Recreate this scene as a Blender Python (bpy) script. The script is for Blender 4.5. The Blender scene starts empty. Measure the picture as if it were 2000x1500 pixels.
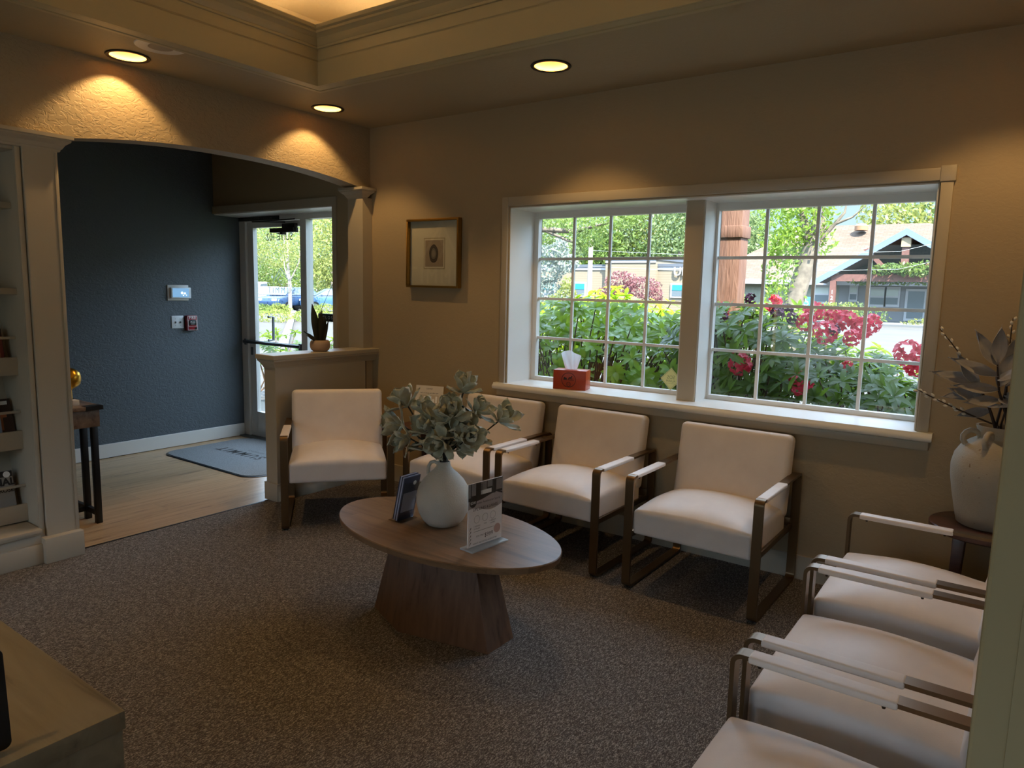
import bpy, bmesh, math, random
from mathutils import Vector, Matrix, Euler, noise as mnoise
random.seed(7)
PI = math.pi
scene = bpy.context.scene
COL = scene.collection

# ------------------------------------------------------------------ camera
cam_d = bpy.data.cameras.new('camera')
cam = bpy.data.objects.new('camera', cam_d)
COL.objects.link(cam)
cam_d.sensor_fit = 'HORIZONTAL'; cam_d.sensor_width = 36.0
FPX = 1389.675
cam_d.lens = FPX / 2000 * 36.0
cam_d.clip_start = 0.05; cam_d.clip_end = 500
CAM = Vector((4.23878, -3.96479, 1.545))
FW = Vector((-0.57673886, 0.80607076, -0.13274871))
RT = Vector((0.81127997, 0.5842146, 0.02276204))
UP = Vector((-0.09590155, 0.09456862, 0.99088832))
m = Matrix((RT, UP, -FW)).transposed().to_4x4()
m.translation = CAM
cam.matrix_world = m
scene.camera = cam

# ------------------------------------------------------------------ view
scene.view_settings.view_transform = 'Standard'
scene.view_settings.look = 'None'
scene.view_settings.exposure = EXPOSURE = 1.72
scene.view_settings.gamma = 1.0
scene.view_settings.use_curve_mapping = False
scene.cycles.use_denoising = True
scene.cycles.max_bounces = 10
scene.cycles.diffuse_bounces = 5
scene.cycles.glossy_bounces = 4
scene.cycles.transparent_max_bounces = 24
scene.cycles.caustics_reflective = False
scene.cycles.caustics_refractive = False
scene.cycles.sample_clamp_indirect = 6.0

# ------------------------------------------------------------------ sky and sun
SKY_STRENGTH = 1.0
world = bpy.data.worlds.new('world'); scene.world = world
world.use_nodes = True
wn, wl = world.node_tree.nodes, world.node_tree.links
wn.clear()
w_out = wn.new('ShaderNodeOutputWorld'); w_bg = wn.new('ShaderNodeBackground')
w_tc = wn.new('ShaderNodeTexCoord'); w_sep = wn.new('ShaderNodeSeparateXYZ')
w_ramp = wn.new('ShaderNodeValToRGB')
wl.new(w_tc.outputs['Generated'], w_sep.inputs[0])
wl.new(w_sep.outputs['Z'], w_ramp.inputs['Fac'])
cr = w_ramp.color_ramp       # clear blue low down, unseen upper sky brightened to light the room
cr.elements[0].position = 0.0; cr.elements[0].color = (0.26, 0.33, 0.345, 1)
cr.elements[1].position = 1.0; cr.elements[1].color = (1.3, 1.5, 1.8, 1)
e = cr.elements.new(0.17); e.color = (0.21, 0.31, 0.35, 1)
e = cr.elements.new(0.30); e.color = (1.3, 1.75, 2.35, 1)
e = cr.elements.new(0.60); e.color = (1.3, 1.78, 2.45, 1)
wl.new(w_ramp.outputs['Color'], w_bg.inputs['Color'])
w_bg.inputs['Strength'].default_value = SKY_STRENGTH
wl.new(w_bg.outputs[0], w_out.inputs[0])

sun_d = bpy.data.lights.new('sun', 'SUN'); sun = bpy.data.objects.new('sun', sun_d)
COL.objects.link(sun)
sun_d.energy = 8.0; sun_d.angle = math.radians(0.6); sun_d.color = (1.0, 0.93, 0.82)
SUN_DIR = Vector((0.60, -0.50, 1.0)).normalized()
sun.rotation_euler = SUN_DIR.to_track_quat('Z', 'Y').to_euler()
sun.location = (10, -10, 20)

# ------------------------------------------------------------------ helpers
def srgb(h):
    h = h.lstrip('#')
    out = []
    for i in (0, 2, 4):
        c = int(h[i:i+2], 16) / 255
        out.append(c / 12.92 if c <= 0.04045 else ((c + 0.055) / 1.055) ** 2.4)
    return (*out, 1.0)

def at(px, py, y):
    """where the line of sight through photograph pixel (px,py) meets the plane at depth y"""
    d = FW + RT * ((px - 1000) / FPX) - UP * ((py - 750) / FPX)
    return CAM + d * ((y - CAM.y) / d.y)

class NT:
    def __init__(self, name):
        self.m = bpy.data.materials.new(name); self.m.use_nodes = True
        self.n = self.m.node_tree.nodes; self.l = self.m.node_tree.links
        self.b = self.n['Principled BSDF']; self.out = self.n['Material Output']
    def node(self, t, **kw):
        x = self.n.new(t)
        for k, v in kw.items():
            if k in x.inputs: x.inputs[k].default_value = v
            else: setattr(x, k, v)
        return x
    def link(self, a, b): self.l.new(a, b)
    def coords(self, scale=(1, 1, 1), rot=(0, 0, 0), kind='Object'):
        tc = self.node('ShaderNodeTexCoord'); mp = self.node('ShaderNodeMapping')
        mp.inputs['Scale'].default_value = scale; mp.inputs['Rotation'].default_value = rot
        self.link(tc.outputs[kind], mp.inputs['Vector'])
        return mp.outputs['Vector']
    def ramp(self, fac, stops):
        r = self.node('ShaderNodeValToRGB')
        el = r.color_ramp.elements
        while len(el) < len(stops): el.new(0.5)
        for e_, (p, c) in zip(el, stops):
            e_.position = p; e_.color = c if len(c) == 4 else (*c, 1)
        self.link(fac, r.inputs['Fac'])
        return r.outputs['Color']
    def bump(self, h, strength=0.3, dist=0.01, normal=None):
        b = self.node('ShaderNodeBump'); b.inputs['Strength'].default_value = strength
        b.inputs['Distance'].default_value = dist
        self.link(h, b.inputs['Height'])
        if normal is not None: self.link(normal, b.inputs['Normal'])
        self.link(b.outputs['Normal'], self.b.inputs['Normal'])
        return b.outputs['Normal']

def plain(name, col, rough=0.5, metal=0.0, spec=0.5, nscale=0, namt=0.0, bump=0.0, bscale=60, sheen=0, trans=0):
    t = NT(name)
    c = srgb(col) if isinstance(col, str) else col
    t.b.inputs['Base Color'].default_value = c
    t.b.inputs['Roughness'].default_value = rough
    t.b.inputs['Metallic'].default_value = metal
    t.b.inputs['Specular IOR Level'].default_value = spec
    if nscale:
        v = t.coords()
        n = t.node('ShaderNodeTexNoise', Scale=nscale, Detail=4.0)
        t.link(v, n.inputs['Vector'])
        lo = tuple(max(0, x * (1 - namt)) for x in c[:3]); hi = tuple(min(1, x * (1 + namt)) for x in c[:3])
        t.link(t.ramp(n.outputs['Fac'], [(0.3, lo), (0.7, hi)]), t.b.inputs['Base Color'])
    if bump:
        v = t.coords()
        n = t.node('ShaderNodeTexNoise', Scale=bscale, Detail=3.0)
        t.link(v, n.inputs['Vector'])
        t.bump(n.outputs['Fac'], bump, 0.003)
    if sheen:
        t.b.inputs['Sheen Weight'].default_value = sheen
    return t.m

def wall_paint(name, col, strength=0.35):
    """hand-trowelled, lightly textured wall paint"""
    t = NT(name)
    t.b.inputs['Base Color'].default_value = srgb(col)
    t.b.inputs['Roughness'].default_value = 0.55
    v = t.coords((1, 1, 1.5))
    n1 = t.node('ShaderNodeTexNoise', Scale=27.0, Detail=2.5, Roughness=0.5, Distortion=0.9)
    n2 = t.node('ShaderNodeTexNoise', Scale=120.0, Detail=2.0)
    t.link(v, n1.inputs['Vector']); t.link(v, n2.inputs['Vector'])
    r = t.ramp(n1.outputs['Fac'], [(0.45, (0, 0, 0)), (0.53, (1, 1, 1))])
    mx = t.node('ShaderNodeMath', operation='MULTIPLY_ADD'); mx.inputs[1].default_value = 0.18
    t.link(n2.outputs['Fac'], mx.inputs[0]); t.link(r, mx.inputs[2])
    t.bump(mx.outputs[0], strength, 0.003)
    return t.m

def wood(name, lo, hi, dark, scale=1.0, axis='X', plank=None, rough=0.4, gloss_bump=0.05, spec=0.5, mortar=0.0012, var=0.2):
    """grained timber; grain runs along the given local axis; plank = (length, width) splits it into boards"""
    t = NT(name)
    rot = {'X': (0, 0, 0), 'Y': (0, 0, PI / 2), 'Z': (0, PI / 2, 0)}[axis]
    v = t.coords((1, 1, 1), rot)
    mp = t.node('ShaderNodeMapping'); mp.inputs['Scale'].default_value = (1.4 * scale, 16 * scale, 16 * scale)
    t.link(v, mp.inputs['Vector'])
    vec = mp.outputs['Vector']
    if plank:
        br = t.node('ShaderNodeTexBrick', Scale=1.0)
        br.inputs['Brick Width'].default_value = plank[0]; br.inputs['Row Height'].default_value = plank[1]
        br.inputs['Mortar Size'].default_value = mortar; br.inputs['Mortar Smooth'].default_value = 0.0
        br.inputs['Color1'].default_value = (0, 0, 0, 1); br.inputs['Color2'].default_value = (1, 1, 1, 1)
        br.inputs['Mortar'].default_value = (0.5, 0.5, 0.5, 1)
        t.link(v, br.inputs['Vector'])
        ad = t.node('ShaderNodeVectorMath', operation='MULTIPLY_ADD')
        t.link(br.outputs['Color'], ad.inputs[0]); ad.inputs[1].default_value = (7.3, 3.1, 5.7)
        t.link(vec, ad.inputs[2]); vec = ad.outputs[0]
    n = t.node('ShaderNodeTexNoise', Scale=1.6, Detail=6.0, Roughness=0.62, Distortion=0.6)
    t.link(vec, n.inputs['Vector'])
    c = t.ramp(n.outputs['Fac'], [(0.30, srgb(dark)), (0.42, srgb(lo)), (0.68, srgb(hi))])
    if plank:
        hsv = t.node('ShaderNodeHueSaturation')
        mm = t.node('ShaderNodeMapRange'); mm.inputs['To Min'].default_value = 1 - var; mm.inputs['To Max'].default_value = 1 + var
        t.link(br.outputs['Color'], mm.inputs['Value']); t.link(mm.outputs[0], hsv.inputs['Value'])
        t.link(c, hsv.inputs['Color'])
        mix = t.node('ShaderNodeMix', data_type='RGBA')
        t.link(br.outputs['Fac'], mix.inputs['Factor']); t.link(hsv.outputs[0], mix.inputs['A'])
        mix.inputs['B'].default_value = tuple(x * 0.45 for x in srgb(dark)[:3]) + (1,)
        c = mix.outputs['Result']
    t.link(c, t.b.inputs['Base Color'])
    t.b.inputs['Roughness'].default_value = rough
    t.b.inputs['Specular IOR Level'].default_value = spec
    t.bump(n.outputs['Fac'], gloss_bump, 0.002)
    return t.m

def glassy(name, tint=(1, 1, 1, 1), rough=0.0, refl=1.0, ior=1.45):
    """thin clear pane: see-through with a Fresnel reflection"""
    t = NT(name)
    t.n.remove(t.b)
    tr = t.node('ShaderNodeBsdfTransparent'); tr.inputs['Color'].default_value = tint
    gl = t.node('ShaderNodeBsdfGlossy'); gl.inputs['Roughness'].default_value = rough
    lw = t.node('ShaderNodeLayerWeight', Blend=0.5)
    po = t.node('ShaderNodeMath', operation='POWER'); po.inputs[1].default_value = 5.0
    mu = t.node('ShaderNodeMath', operation='MULTIPLY_ADD'); mu.inputs[1].default_value = 0.9 * refl
    mu.inputs[2].default_value = ((ior - 1) / (ior + 1)) ** 2 * refl
    mx = t.node('ShaderNodeMixShader')
    t.link(lw.outputs['Facing'], po.inputs[0]); t.link(po.outputs[0], mu.inputs[0]); t.link(mu.outputs[0], mx.inputs[0])
    t.link(tr.outputs[0], mx.inputs[1]); t.link(gl.outputs[0], mx.inputs[2])
    t.link(mx.outputs[0], t.out.inputs['Surface'])
    return t.m

def leafy(name, a, b, scale=3.0, trans=0.35, rough=0.45, glow=None):
    """leaf: two greens in patches plus light shining through"""
    t = NT(name)
    v = t.coords()
    n = t.node('ShaderNodeTexNoise', Scale=scale, Detail=3.0)
    t.link(v, n.inputs['Vector'])
    c = t.ramp(n.outputs['Fac'], [(0.35, srgb(a)), (0.65, srgb(b))])
    t.link(c, t.b.inputs['Base Color'])
    t.b.inputs['Roughness'].default_value = rough
    tl = t.node('ShaderNodeBsdfTranslucent')
    if glow: tl.inputs['Color'].default_value = srgb(glow)
    else: t.link(c, tl.inputs['Color'])
    mx = t.node('ShaderNodeMixShader'); mx.inputs[0].default_value = trans
    t.link(t.b.outputs[0], mx.inputs[1]); t.link(tl.outputs[0], mx.inputs[2])
    t.link(mx.outputs[0], t.out.inputs['Surface'])
    return t.m

def lamp_mat(name, col, strength):
    t = NT(name)
    t.b.inputs['Base Color'].default_value = (*col, 1)
    t.b.inputs['Emission Color'].default_value = (*col, 1)
    t.b.inputs['Emission Strength'].default_value = strength
    return t.m

class MB:
    """collects shapes; build() links them as ONE mesh object"""
    def __init__(self): self.v = []; self.f = []; self.mi = []; self.cur = 0; self.M = None
    def add(self, vs, fs):
        o = len(self.v)
        if self.M is not None: vs = [self.M @ Vector(p) for p in vs]
        self.v += [tuple(p) for p in vs]
        self.f += [tuple(i + o for i in q) for q in fs]
        self.mi += [self.cur] * len(fs)
        return self
    def box(self, x0, y0, z0, x1, y1, z1):
        x0, x1 = min(x0, x1), max(x0, x1); y0, y1 = min(y0, y1), max(y0, y1); z0, z1 = min(z0, z1), max(z0, z1)
        return self.add([(x0, y0, z0), (x1, y0, z0), (x1, y1, z0), (x0, y1, z0), (x0, y0, z1), (x1, y0, z1), (x1, y1, z1), (x0, y1, z1)],
                        [(0, 3, 2, 1), (4, 5, 6, 7), (0, 1, 5, 4), (1, 2, 6, 5), (2, 3, 7, 6), (3, 0, 4, 7)])
    def prism(self, poly, lo, hi, axis='Z'):
        """extrude a 2-D polygon; axis Z: (x,y), Y: (x,z), X: (y,z)"""
        def P(a, b, h): return {'Z': (a, b, h), 'Y': (a, h, b), 'X': (h, a, b)}[axis]
        n = len(poly)
        vs = [P(a, b, lo) for a, b in poly] + [P(a, b, hi) for a, b in poly]
        fs = [tuple(range(n - 1, -1, -1)), tuple(range(n, 2 * n))]
        fs += [(i, (i + 1) % n, n + (i + 1) % n, n + i) for i in range(n)]
        return self.add(vs, fs)
    def loft(self, rings, cap=True, closed=False):
        n = len(rings[0]); vs = [p for r in rings for p in r]; fs = []
        k = len(rings)
        for j in range(k if closed else k - 1):
            a, b = j * n, ((j + 1) % k) * n
            fs += [(a + i, a + (i + 1) % n, b + (i + 1) % n, b + i) for i in range(n)]
        if cap and not closed:
            fs += [tuple(range(n - 1, -1, -1)), tuple(range((k - 1) * n, k * n))]
        return self.add(vs, fs)
    def lathe(self, prof, n=32, c=(0, 0, 0), cap=True, sx=1.0, sy=1.0):
        rings = [[(c[0] + sx * r * math.cos(2 * PI * i / n), c[1] + sy * r * math.sin(2 * PI * i / n), c[2] + z) for i in range(n)] for r, z in prof]
        return self.loft(rings, cap)
    def tube(self, pts, r, n=8, cap=True):
        pts = [Vector(p) for p in pts]; k = len(pts)
        rs = r if isinstance(r, (list, tuple)) else [r] * k
        rings = []; prev = None
        for i in range(k):
            t = (pts[min(i + 1, k - 1)] - pts[max(i - 1, 0)]).normalized()
            if prev is None:
                a = t.orthogonal().normalized()
            else:
                a = (prev - t * prev.dot(t)).normalized()
            prev = a; b = t.cross(a)
            rings.append([tuple(pts[i] + (a * math.cos(2 * PI * j / n) + b * math.sin(2 * PI * j / n)) * rs[i]) for j in range(n)])
        return self.loft(rings, cap)
    def ball(self, c, r, n=10, sz=1.0):
        prof = [(max(1e-4, r * math.sin(PI * i / n)), -r * sz * math.cos(PI * i / n)) for i in range(n + 1)]
        return self.lathe(prof, n * 2, c)
    def roundbox(self, w, d, h, r, crown=0.0, k=10, front_drop=0.0):
        """cushion: box w x d x h centred on x,y, from z=0, rounded edges radius r, top crowned"""
        def coords(L):
            L2 = L / 2
            a = [-L2 + r * (1 - math.cos(t * PI / 8)) for t in range(0, 5)]
            mids = [-L2 + r + (L - 2 * r) * i / k for i in range(1, k)]
            return a + mids + [-q for q in reversed(a)]
        X, Y, Z = coords(w), coords(d), coords(h)
        verts = {}; vs = []; fs = []
        def vert(p):
            key = (round(p[0], 6), round(p[1], 6), round(p[2], 6))
            if key not in verts:
                q = Vector((max(-w/2 + r, min(w/2 - r, p[0])), max(-d/2 + r, min(d/2 - r, p[1])), max(-h/2 + r, min(h/2 - r, p[2]))))
                dv = Vector(p) - q
                P = q + dv.normalized() * r if dv.length > 1e-9 else Vector(p)
                z = P.z + h / 2
                if P.z > 0:
                    u = max(0, 1 - (2 * P.x / w) ** 2); v_ = max(0, 1 - (2 * P.y / d) ** 2)
                    z += crown * (u ** 0.6) * (v_ ** 0.6) * min(1, P.z / (h / 2))
                verts[key] = len(vs); vs.append((P.x, P.y, z))
            return verts[key]
        def face(A, B, fn):
            for i in range(len(A) - 1):
                for j in range(len(B) - 1):
                    fs.append(tuple(vert(fn(a, b)) for a, b in ((A[i], B[j]), (A[i+1], B[j]), (A[i+1], B[j+1]), (A[i], B[j+1]))))
        face(X, Y, lambda a, b: (a, b, h/2)); face(Y, X, lambda a, b: (b, a, -h/2))
        face(Z, X, lambda a, b: (b, d/2, a)); face(X, Z, lambda a, b: (a, -d/2, b))
        face(Y, Z, lambda a, b: (w/2, a, b)); face(Z, Y, lambda a, b: (-w/2, b, a))
        return self.add(vs, fs)
    def leaf(self, base, d, up, L, W, bend=0.25, n=4, fold=0.15, tip=0.5, thick=0.0):
        """one leaf blade: two strips with a midrib fold"""
        d = Vector(d).normalized(); up = Vector(up)
        s = d.cross(up)
        if s.length < 1e-4: s = d.orthogonal()
        s.normalize(); nrm = s.cross(d).normalized(); base = Vector(base)
        vs = []; fs = []
        for i in range(n + 1):
            t = i / n
            w = W * 0.5 * (math.sin(PI * min(1, t ** tip)) ** 0.8 if 0 < t < 1 else 0.06)
            c = base + d * (L * t) + nrm * (-bend * L * t * t)
            vs += [c - s * w + nrm * (fold * w), c, c + s * w + nrm * (fold * w)]
        for i in range(n):
            a = i * 3
            fs += [(a, a + 1, a + 4, a + 3), (a + 1, a + 2, a + 5, a + 4)]
        return self.add(vs, fs)
    def text(self, s, size, M, align='CENTER', ext=0.0, spacing=1.0, bold=0.0):
        cu = bpy.data.curves.new('lettering', 'FONT')
        cu.body = s; cu.size = size; cu.align_x = align; cu.align_y = 'CENTER'; cu.extrude = ext
        cu.space_character = spacing; cu.offset = bold; cu.resolution_u = 3
        ob = bpy.data.objects.new('lettering', cu); COL.objects.link(ob)
        dg = bpy.context.evaluated_depsgraph_get()
        me = bpy.data.meshes.new_from_object(ob.evaluated_get(dg))
        vs = [M @ v.co for v in me.vertices]; fs = [tuple(p.vertices) for p in me.polygons]
        bpy.data.objects.remove(ob); bpy.data.curves.remove(cu); bpy.data.meshes.remove(me)
        return self.add(vs, fs)
    def build(self, name, mats, parent=None, bevel=0.0, seg=2, smooth=35, label=None, kind=None):
        me = bpy.data.meshes.new(name)
        me.from_pydata(self.v, [], self.f); me.update()
        if not isinstance(mats, (list, tuple)): mats = [mats]
        for mm in mats: me.materials.append(mm)
        if len(mats) > 1: me.polygons.foreach_set('material_index', self.mi)
        bm = bmesh.new(); bm.from_mesh(me)
        if bevel > 0:
            bmesh.ops.remove_doubles(bm, verts=bm.verts, dist=1e-5)
            es = [e_ for e_ in bm.edges if len(e_.link_faces) == 2 and e_.calc_face_angle(0) > 0.6]
            bmesh.ops.bevel(bm, geom=es, offset=bevel, segments=seg, affect='EDGES', profile=0.5, clamp_overlap=True)
        bmesh.ops.recalc_face_normals(bm, faces=bm.faces)
        bm.to_mesh(me); bm.free()
        if smooth:
            me.shade_smooth(); me.set_sharp_from_angle(angle=math.radians(smooth))
        o = bpy.data.objects.new(name, me); COL.objects.link(o)
        if parent is not None: o.parent = parent
        if label: o['label'] = label
        if kind: o['kind'] = kind
        return o

def tag(o, label, cat, group=None, kind=None):
    o['label'] = label; o['category'] = cat
    if group: o['group'] = group
    if kind: o['kind'] = kind
    return o
def thing(name, label, cat, loc=(0, 0, 0), rz=0.0, group=None, kind=None):
    o = bpy.data.objects.new(name, None); COL.objects.link(o)
    o.location = loc; o.rotation_euler = (0, 0, rz); o.empty_display_size = 0.1
    return tag(o, label, cat, group, kind)
def structure(name, loc=(0, 0, 0)):
    o = bpy.data.objects.new(name, None); COL.objects.link(o); o.location = loc
    o['kind'] = 'structure'; return o
def dup(root, loc, rz, label, group=None):
    r = root.copy(); COL.objects.link(r); r.location = loc; r.rotation_euler = (0, 0, rz); r['label'] = label
    if group: r['group'] = group
    for ch in list(root.children):
        c = ch.copy(); COL.objects.link(c); c.parent = r
        for g in list(ch.children):
            d = g.copy(); COL.objects.link(d); d.parent = c
    return r
def rrect(w, h, r, n=5, cx=0, cy=0):
    pts = []
    for sx, sy, a0 in ((1, 1, 0), (-1, 1, 90), (-1, -1, 180), (1, -1, 270)):
        for i in range(n + 1):
            a = math.radians(a0 + 90 * i / n)
            pts.append((cx + sx * (w/2 - r) + r * math.cos(a), cy + sy * (h/2 - r) + r * math.sin(a)))
    return pts
def holed(name, outer, holes, to3, mats, parent=None, kind='structure'):
    """flat sheet with holes"""
    bm = bmesh.new()
    edges = []
    for loop in [outer] + holes:
        vs = [bm.verts.new(to3(*p)) for p in loop]
        edges += [bm.edges.new((vs[i], vs[(i + 1) % len(vs)])) for i in range(len(vs))]
    bmesh.ops.triangle_fill(bm, use_beauty=True, edges=edges)
    me = bpy.data.meshes.new(name); bm.to_mesh(me); bm.free(); me.materials.append(mats)
    o = bpy.data.objects.new(name, me); COL.objects.link(o)
    if parent: o.parent = parent
    else: o['kind'] = kind
    return o
def circle(cx, cy, r, n=40): return [(cx + r * math.cos(2*PI*i/n), cy + r * math.sin(2*PI*i/n)) for i in range(n)]
def T(x=0, y=0, z=0): return Matrix.Translation((x, y, z))
def R(a, ax): return Matrix.Rotation(math.radians(a), 4, ax)

# ------------------------------------------------------------------ materials
M = {}
M['wall'] = wall_paint('tan_wall_paint', '#a79475', 0.11)
M['header'] = wall_paint('tan_header_paint', '#a79475', 0.42)
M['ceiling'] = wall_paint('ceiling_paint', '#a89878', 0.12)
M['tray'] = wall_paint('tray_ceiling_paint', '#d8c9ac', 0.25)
M['blue'] = wall_paint('slate_wall_paint', '#545b60', 0.45)
M['trim'] = plain('cream_trim_paint', '#b3a894', 0.35)
M['white'] = plain('white_window_paint', '#dcd9d2', 0.35)
M['crown'] = plain('crown_moulding_paint', '#b5a57e', 0.4)
M['stub'] = plain('near_wall_paint', '#a3936e', 0.6, nscale=3, namt=0.04)
M['bronze'] = plain('bronze_metal', '#70593f', 0.36, 0.8)
M['bronze_trim'] = plain('dark_bronze_trim', '#2b221b', 0.4, 0.3)
M['black_metal'] = plain('black_metal', '#121315', 0.4, 0.2)
M['chrome'] = plain('chrome', '#b9bcc0', 0.2, 1.0)
M['grey_metal'] = plain('grey_metal', '#6c6f70', 0.4, 0.8)
M['black'] = plain('black_plastic', '#060606', 0.35)
M['gold'] = plain('brushed_gold', '#d8a53c', 0.28, 1.0)
M['glass'] = glassy('window_glass', (0.97, 0.985, 0.98, 1), 0.0, 1.0)
M['acrylic'] = glassy('clear_acrylic', (0.985, 0.99, 0.99, 1), 0.02, 1.0, 1.5)
def acrylic_edge():
    t = NT('polished_acrylic_block')
    t.b.inputs['Base Color'].default_value = (.80, .90, .95, 1); t.b.inputs['Roughness'].default_value = .08
    tr = t.node('ShaderNodeBsdfTransparent'); tl = t.node('ShaderNodeBsdfTranslucent'); tl.inputs['Color'].default_value = (.85, .93, .97, 1)
    m1 = t.node('ShaderNodeMixShader'); m1.inputs[0].default_value = .5; t.link(t.b.outputs[0], m1.inputs[1]); t.link(tl.outputs[0], m1.inputs[2])
    m2 = t.node('ShaderNodeMixShader'); m2.inputs[0].default_value = .45; t.link(m1.outputs[0], m2.inputs[1]); t.link(tr.outputs[0], m2.inputs[2])
    t.link(m2.outputs[0], t.out.inputs['Surface']); return t.m
M['acrylic_block'] = acrylic_edge()
M['paper'] = plain('white_paper', '#eceae6', 0.6)
M['ink'] = plain('dark_ink', '#2a2623', 0.7)
M['white_ink'] = plain('white_ink', '#f1efea', 0.6)
def leather():
    t = NT('cream_upholstery')
    v = t.coords((1, 1, 1))
    n = t.node('ShaderNodeTexNoise', Scale=9.0, Detail=4.0); n2 = t.node('ShaderNodeTexNoise', Scale=260.0, Detail=2.0)
    t.link(v, n.inputs['Vector']); t.link(v, n2.inputs['Vector'])
    t.link(t.ramp(n.outputs['Fac'], [(0.3, srgb('#d8cbc0')), (0.7, srgb('#e1d5ca'))]), t.b.inputs['Base Color'])
    t.b.inputs['Roughness'].default_value = 0.5
    t.b.inputs['Sheen Weight'].default_value = 0.15
    t.bump(n2.outputs['Fac'], 0.12, 0.002)
    return t.m
def carpet():
    """loop-pile carpet: short flecks in rows running across the room"""
    t = NT('taupe_loop_carpet')
    v = t.coords((1, 1, 1))
    ma = t.node('ShaderNodeMapping'); ma.inputs['Scale'].default_value = (430, 190, 1); t.link(v, ma.inputs['Vector'])
    vo = t.node('ShaderNodeTexVoronoi', Scale=1.0, Randomness=0.9); t.link(ma.outputs[0], vo.inputs['Vector'])
    mb = t.node('ShaderNodeMapping'); mb.inputs['Scale'].default_value = (180, 40, 1); t.link(v, mb.inputs['Vector'])
    n1 = t.node('ShaderNodeTexNoise', Scale=1.0, Detail=4.0); t.link(mb.outputs[0], n1.inputs['Vector'])
    sep = t.node('ShaderNodeSeparateColor'); t.link(vo.outputs['Color'], sep.inputs[0])
    ad = t.node('ShaderNodeMath', operation='MULTIPLY_ADD'); ad.inputs[1].default_value = 0.55
    t.link(sep.outputs[0], ad.inputs[0])
    m2 = t.node('ShaderNodeMath', operation='MULTIPLY'); m2.inputs[1].default_value = 0.9
    t.link(n1.outputs['Fac'], m2.inputs[0]); t.link(m2.outputs[0], ad.inputs[2])
    t.link(t.ramp(ad.outputs[0], [(0.28, srgb('#47423e')), (0.60, srgb('#645c56')), (0.80, srgb('#777069')), (1.0, srgb('#b5aca2'))]), t.b.inputs['Base Color'])
    t.b.inputs['Roughness'].default_value = 0.95; t.b.inputs['Specular IOR Level'].default_value = 0.1
    inv = t.node('ShaderNodeMath', operation='SUBTRACT'); inv.inputs[0].default_value = 1.0
    t.link(vo.outputs['Distance'], inv.inputs[1])
    t.bump(inv.outputs[0], 0.9, 0.006)
    return t.m
M['leather'] = leather()
M['carpet'] = carpet()
M['oak_floor'] = wood('light_oak_planks', '#ae8d66', '#c0a17b', '#775a40', 1.0, 'Y', (1.5, 0.19), 0.28, 0.04, .5, .0006, .07)
M['walnut'] = wood('walnut_boards', '#6f553c', '#80654a', '#533e2a', 1.0, 'X', (0.9, 0.115), 0.36, 0.03, .3, .0002, .12)
M['walnut_v'] = wood('walnut_upright', '#6b5040', '#7b5f4b', '#4a3528', 1.0, 'Z', None, 0.38, 0.03)
M['desk'] = wood('light_oak_laminate', '#80735a', '#91846a', '#685b45', 0.8, 'X', None, 0.42, 0.03)
M['console_wood'] = wood('rustic_brown_wood', '#6d5949', '#83705f', '#443527', 1.0, 'X', None, 0.5, 0.05)
M['dark_wood'] = wood('dark_walnut', '#4a2c20', '#5d3a2b', '#2c1812', 1.0, 'X', None, 0.3, 0.02)

# ------------------------------------------------------------------ room
H = 2.743
XR = 4.43          # right wall
XB = -2.144        # slate wall
o = MB().box(XB, -7, -.1, -.035, 0.34, 0).build('floor_wood', M['oak_floor'], smooth=0); o['kind'] = 'structure'
o = MB().box(-.035, -7, -.1, 6.6, 0.34, 0.006).build('floor_carpet', M['carpet'], smooth=0); o['kind'] = 'structure'
o = MB().box(-.043, -2.22, 0.0, -.029, -.93, 0.008).build('trim_1', M['black'], smooth=0); o['kind'] = 'structure'

# window wall with the two openings
mb = MB()
WZ0, WZ1, WX0, WX1 = .896, 2.087, 1.352, 3.85
mb.box(XB - .2, 0, 2.184, -.405, .34, 3.4)
mb.box(-.405, 0, 0, WX0, .34, 3.4)
mb.box(WX0, 0, 0, WX1, .34, WZ0 - .03); mb.box(WX0, 0, WZ1, WX1, .34, 3.4)
mb.box(WX1, 0, 0, XR + .15, .34, 3.4)
o = mb.build('wall_back', M['wall'], smooth=0); o['kind'] = 'structure'
# slate wall
o = MB().box(XB - .2, -7, 0, XB, .34, 3.4).build('wall_left', M['blue'], smooth=0); o['kind'] = 'structure'
# header wall with the shallow arch
def arch_z(y):
    c, hw = -1.125, 1.04
    t = min(1, abs((y - c) / hw))
    return 2.287 + .083 * (1 - t ** 2.2)
pts = [(-.0, 3.4), (-.0, 2.285)]
n = 36
for i in range(n + 1):
    y = -.085 - i / n * 2.08
    pts.append((y, arch_z(y)))
pts += [(-2.4, 2.285), (-3.7, 2.285), (-3.7, 0), (-7, 0), (-7, 3.4)]
o = MB().prism(pts, -.155, 0.0, 'X').build('wall_front_arch', M['header'], smooth=0); o['kind'] = 'structure'
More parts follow.
